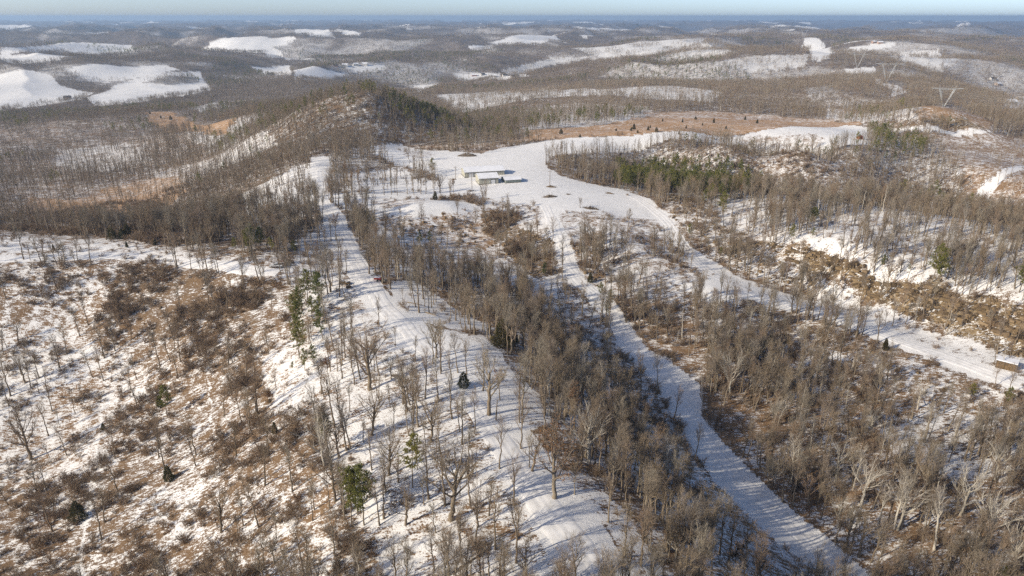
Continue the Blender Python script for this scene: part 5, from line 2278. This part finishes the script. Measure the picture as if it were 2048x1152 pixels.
# ---- rock faces of the cut bank
def rock_block():
    m = MB(); j = lambda s: rng.uniform(-s, s)
    v = [(x * (.5 + j(.09)), y * (.5 + j(.09)), z * (.5 + j(.08))) for z in (-1, 1) for x, y in ((-1, -1), (0, -1.15), (1, -1), (1, 1), (-1, 1))]
    m.add(v, [(4, 3, 2, 1, 0), (5, 6, 7, 8, 9), (0, 1, 6, 5), (1, 2, 7, 6), (2, 3, 8, 7), (3, 4, 9, 8), (4, 0, 5, 9)]); return m.mesh('rock', [ROCK])
RB = [rock_block() for _ in range(8)]
bank_top, bank_foot = np.array(BANK[0], float), np.array(BANK[1], float)
e = empty('cut_bank', bank_foot[2, 0], bank_foot[2, 1], 0); tag(e, 'long tan cut bank of broken rock ledges above the shelf road', 'cut bank')
def along(P, t): f = t * (len(P) - 1); i = min(int(f), len(P) - 2); return P[i] * (1 - (f - i)) + P[i + 1] * (f - i)
for i in range(230):
    t = rng.uniform(0, 1); v = rng.choice([.25, .5, .72, .92]) + rng.normal() * .05; a, b = along(bank_foot, t), along(bank_top, t); p = a + (b - a) * v; d = along(bank_top, min(t + .02, 1)) - along(bank_top, max(t - .02, 0))
    s = rng.uniform(.5, 1.1); w_, h_ = s * rng.uniform(1.6, 3.6), s * rng.uniform(.7, 1.3); o = bpy.data.objects.new('rock', RB[i % 8]); COL.objects.link(o); o.parent = e
    o.location = (p[0] - e.location.x, p[1] - e.location.y, gz(p[0], p[1]) + h_ * .22); o.scale = (w_, s * rng.uniform(1.2, 2.0), h_); o.rotation_euler = (rng.normal() * .1, rng.normal() * .1, math.atan2(d[1], d[0]) + rng.normal() * .25)
# ---- rubble on the cut bank
gx, gy, g = scatter(200, 480, 1.5, R(45), 31); bzn = zones(gx, gy); q = g.random(len(gx)) < bzn[:, 2] * .5; gx, gy = gx[q], gy[q]
def stone():
    m = MB(); n = 7
    for z, s in ((-.3, .8), (.15, 1.), (.5, .55)):
        for i in range(n): a = 2 * math.pi * i / n; b = rng.uniform(.75, 1.2); m.v.append((math.cos(a) * s * b * .6, math.sin(a) * s * b * .45, z * rng.uniform(.8, 1.2)))
    for j in (0, 1):
        for i in range(n): m.f.append((j * n + i, j * n + (i + 1) % n, (j + 1) * n + (i + 1) % n, (j + 1) * n + i)); m.m.append(0)
    m.f.append(tuple(range(2 * n, 3 * n))); m.m.append(0); return m
instancer('bank_rubble', [stone().mesh('stone', [ROCK]) for _ in range(5)], gx, gy, T(gx, gy), g.uniform(.35, 1.5, len(gx)) ** 1.5, g.integers(0, 5, len(gx)), 12, 'brown broken rock and clods on the cut banks', 'rubble', .4)
# ---- fallen logs and snags
def log(x, y, L, r, rz, el, label):
    e = empty('fallen_log', x, y, gz(x, y), rz); tag(e, label, 'log', 'fallen trunks'); d = np.array([math.cos(el), 0, math.sin(el)])
    m = MB(); m.tube([d * 0 + [0, 0, r * .6], d * L * .5 + [0, .15, r * .6], d * L + [0, 0, r * .6]], [r, r * .8, r * .45], 7, 0, True); part('trunk', m, BARK, e)
    m = MB()
    for t in (.5, .65, .8, .9): p = d * L * t + [0, .1, r]; m.tube([p, p + np.array([rng.uniform(.2, .8), rng.normal() * .8, rng.uniform(.3, .9)])], [r * .35, .02], 4)
    part('broken_limb', m, BARK, e)
for lx, ly, L_, r_, rz_, el_, lb in LOGS: log(lx, ly, L_, r_, rz_, el_, lb)
# ---- steam on the horizon
sd = Vector(((1850 - 1024) / 1400 * 9000, 9000 * .985, 0)); e = empty('steam_plume', sd.x, sd.y, gz(sd.x, sd.y)); tag(e, 'small white steam plume rising on the right horizon', 'steam')
STEAM = mat('steam', (.9, .9, .92), 1, 0); STEAM.node_tree.nodes['Principled BSDF'].inputs['Alpha'].default_value = .38
for i, (px0, pz0, rr) in enumerate([(0, 25, 55), (40, 60, 50), (-45, 30, 45), (75, 90, 42), (25, 95, 48), (90, 118, 30)]):
    m = MB(); n = 14
    for j in range(9):
        a = math.pi * j / 8
        for q in range(n): b_ = 2 * math.pi * q / n; r_ = rr * (1 + .2 * math.sin(3 * b_ + i + 2 * a) + .12 * math.sin(5 * a + 2 * b_)); m.v.append((px0 + r_ * math.sin(a) * math.cos(b_), r_ * math.sin(a) * math.sin(b_), pz0 - r_ * math.cos(a) * .7))
    for j in range(8):
        for q in range(n): m.f.append((j * n + q, j * n + (q + 1) % n, (j + 1) * n + (q + 1) % n, (j + 1) * n + q)); m.m.append(0)
    part('puff', m, STEAM, e, True)
# =================================================================== tree labels: each named by its rank from a landmark
LOOK = {'b': 'bare straight trunked tree', 'o': 'bare spreading tree', 'l': 'tree holding brown leaves', 's': 'pale barked tree', 'p': 'green pine tree', 'c': 'dark cedar bush'}
CATS = {'b': 'tree', 'o': 'tree', 'l': 'tree', 's': 'tree', 'p': 'pine', 'c': 'cedar'}
lm = np.array([(a, b) for _, a, b in LANDMARKS])
for kind in 'bolspc':
    T_ = [t for t in ALL if t[1] == kind]; xy = np.array([(t[2], t[3]) for t in T_]); D = np.hypot(xy[:, None, 0] - lm[None, :, 0], xy[:, None, 1] - lm[None, :, 1]); rank = D.argsort(0).argsort(0)
    for i, t in enumerate(T_):
        j = int(np.argmin(rank[i] * 20 + D[i] * .2)); r_ = int(rank[i, j])
        if r_ == 0: lb = LOOK[kind] + ' nearest to ' + LANDMARKS[j][0]
        elif r_ < 30: lb = LOOK[kind] + ', ' + WORDS[r_] + ' nearest to ' + LANDMARKS[j][0]
        else: lb = LOOK[kind] + ' in the wood around ' + LANDMARKS[j][0]
        tag(t[0], lb, CATS[kind], LOOK[kind] + 's around ' + LANDMARKS[j][0])
# =================================================================== haze: the air between here and the far hills
hb = MB(); hb.box((0, 12000, -10), (60000, 30000, 260))
hm = bpy.data.materials.new('haze'); hm.use_nodes = True; hn = hm.node_tree; hn.nodes.remove(hn.nodes['Principled BSDF'])
pv = hn.nodes.new('ShaderNodeVolumePrincipled'); pv.inputs['Color'].default_value = (.54, .745, 1.0, 1); pv.inputs['Density'].default_value = 8.8e-5; pv.inputs['Anisotropy'].default_value = 0.2
hn.links.new(pv.outputs[0], hn.nodes['Material Output'].inputs['Volume'])
hz_o = link('haze', hb.mesh('haze', [hm]), kind='stuff'); hz_o['label'] = 'thin blue winter haze over the far hills'; hz_o['category'] = 'haze'
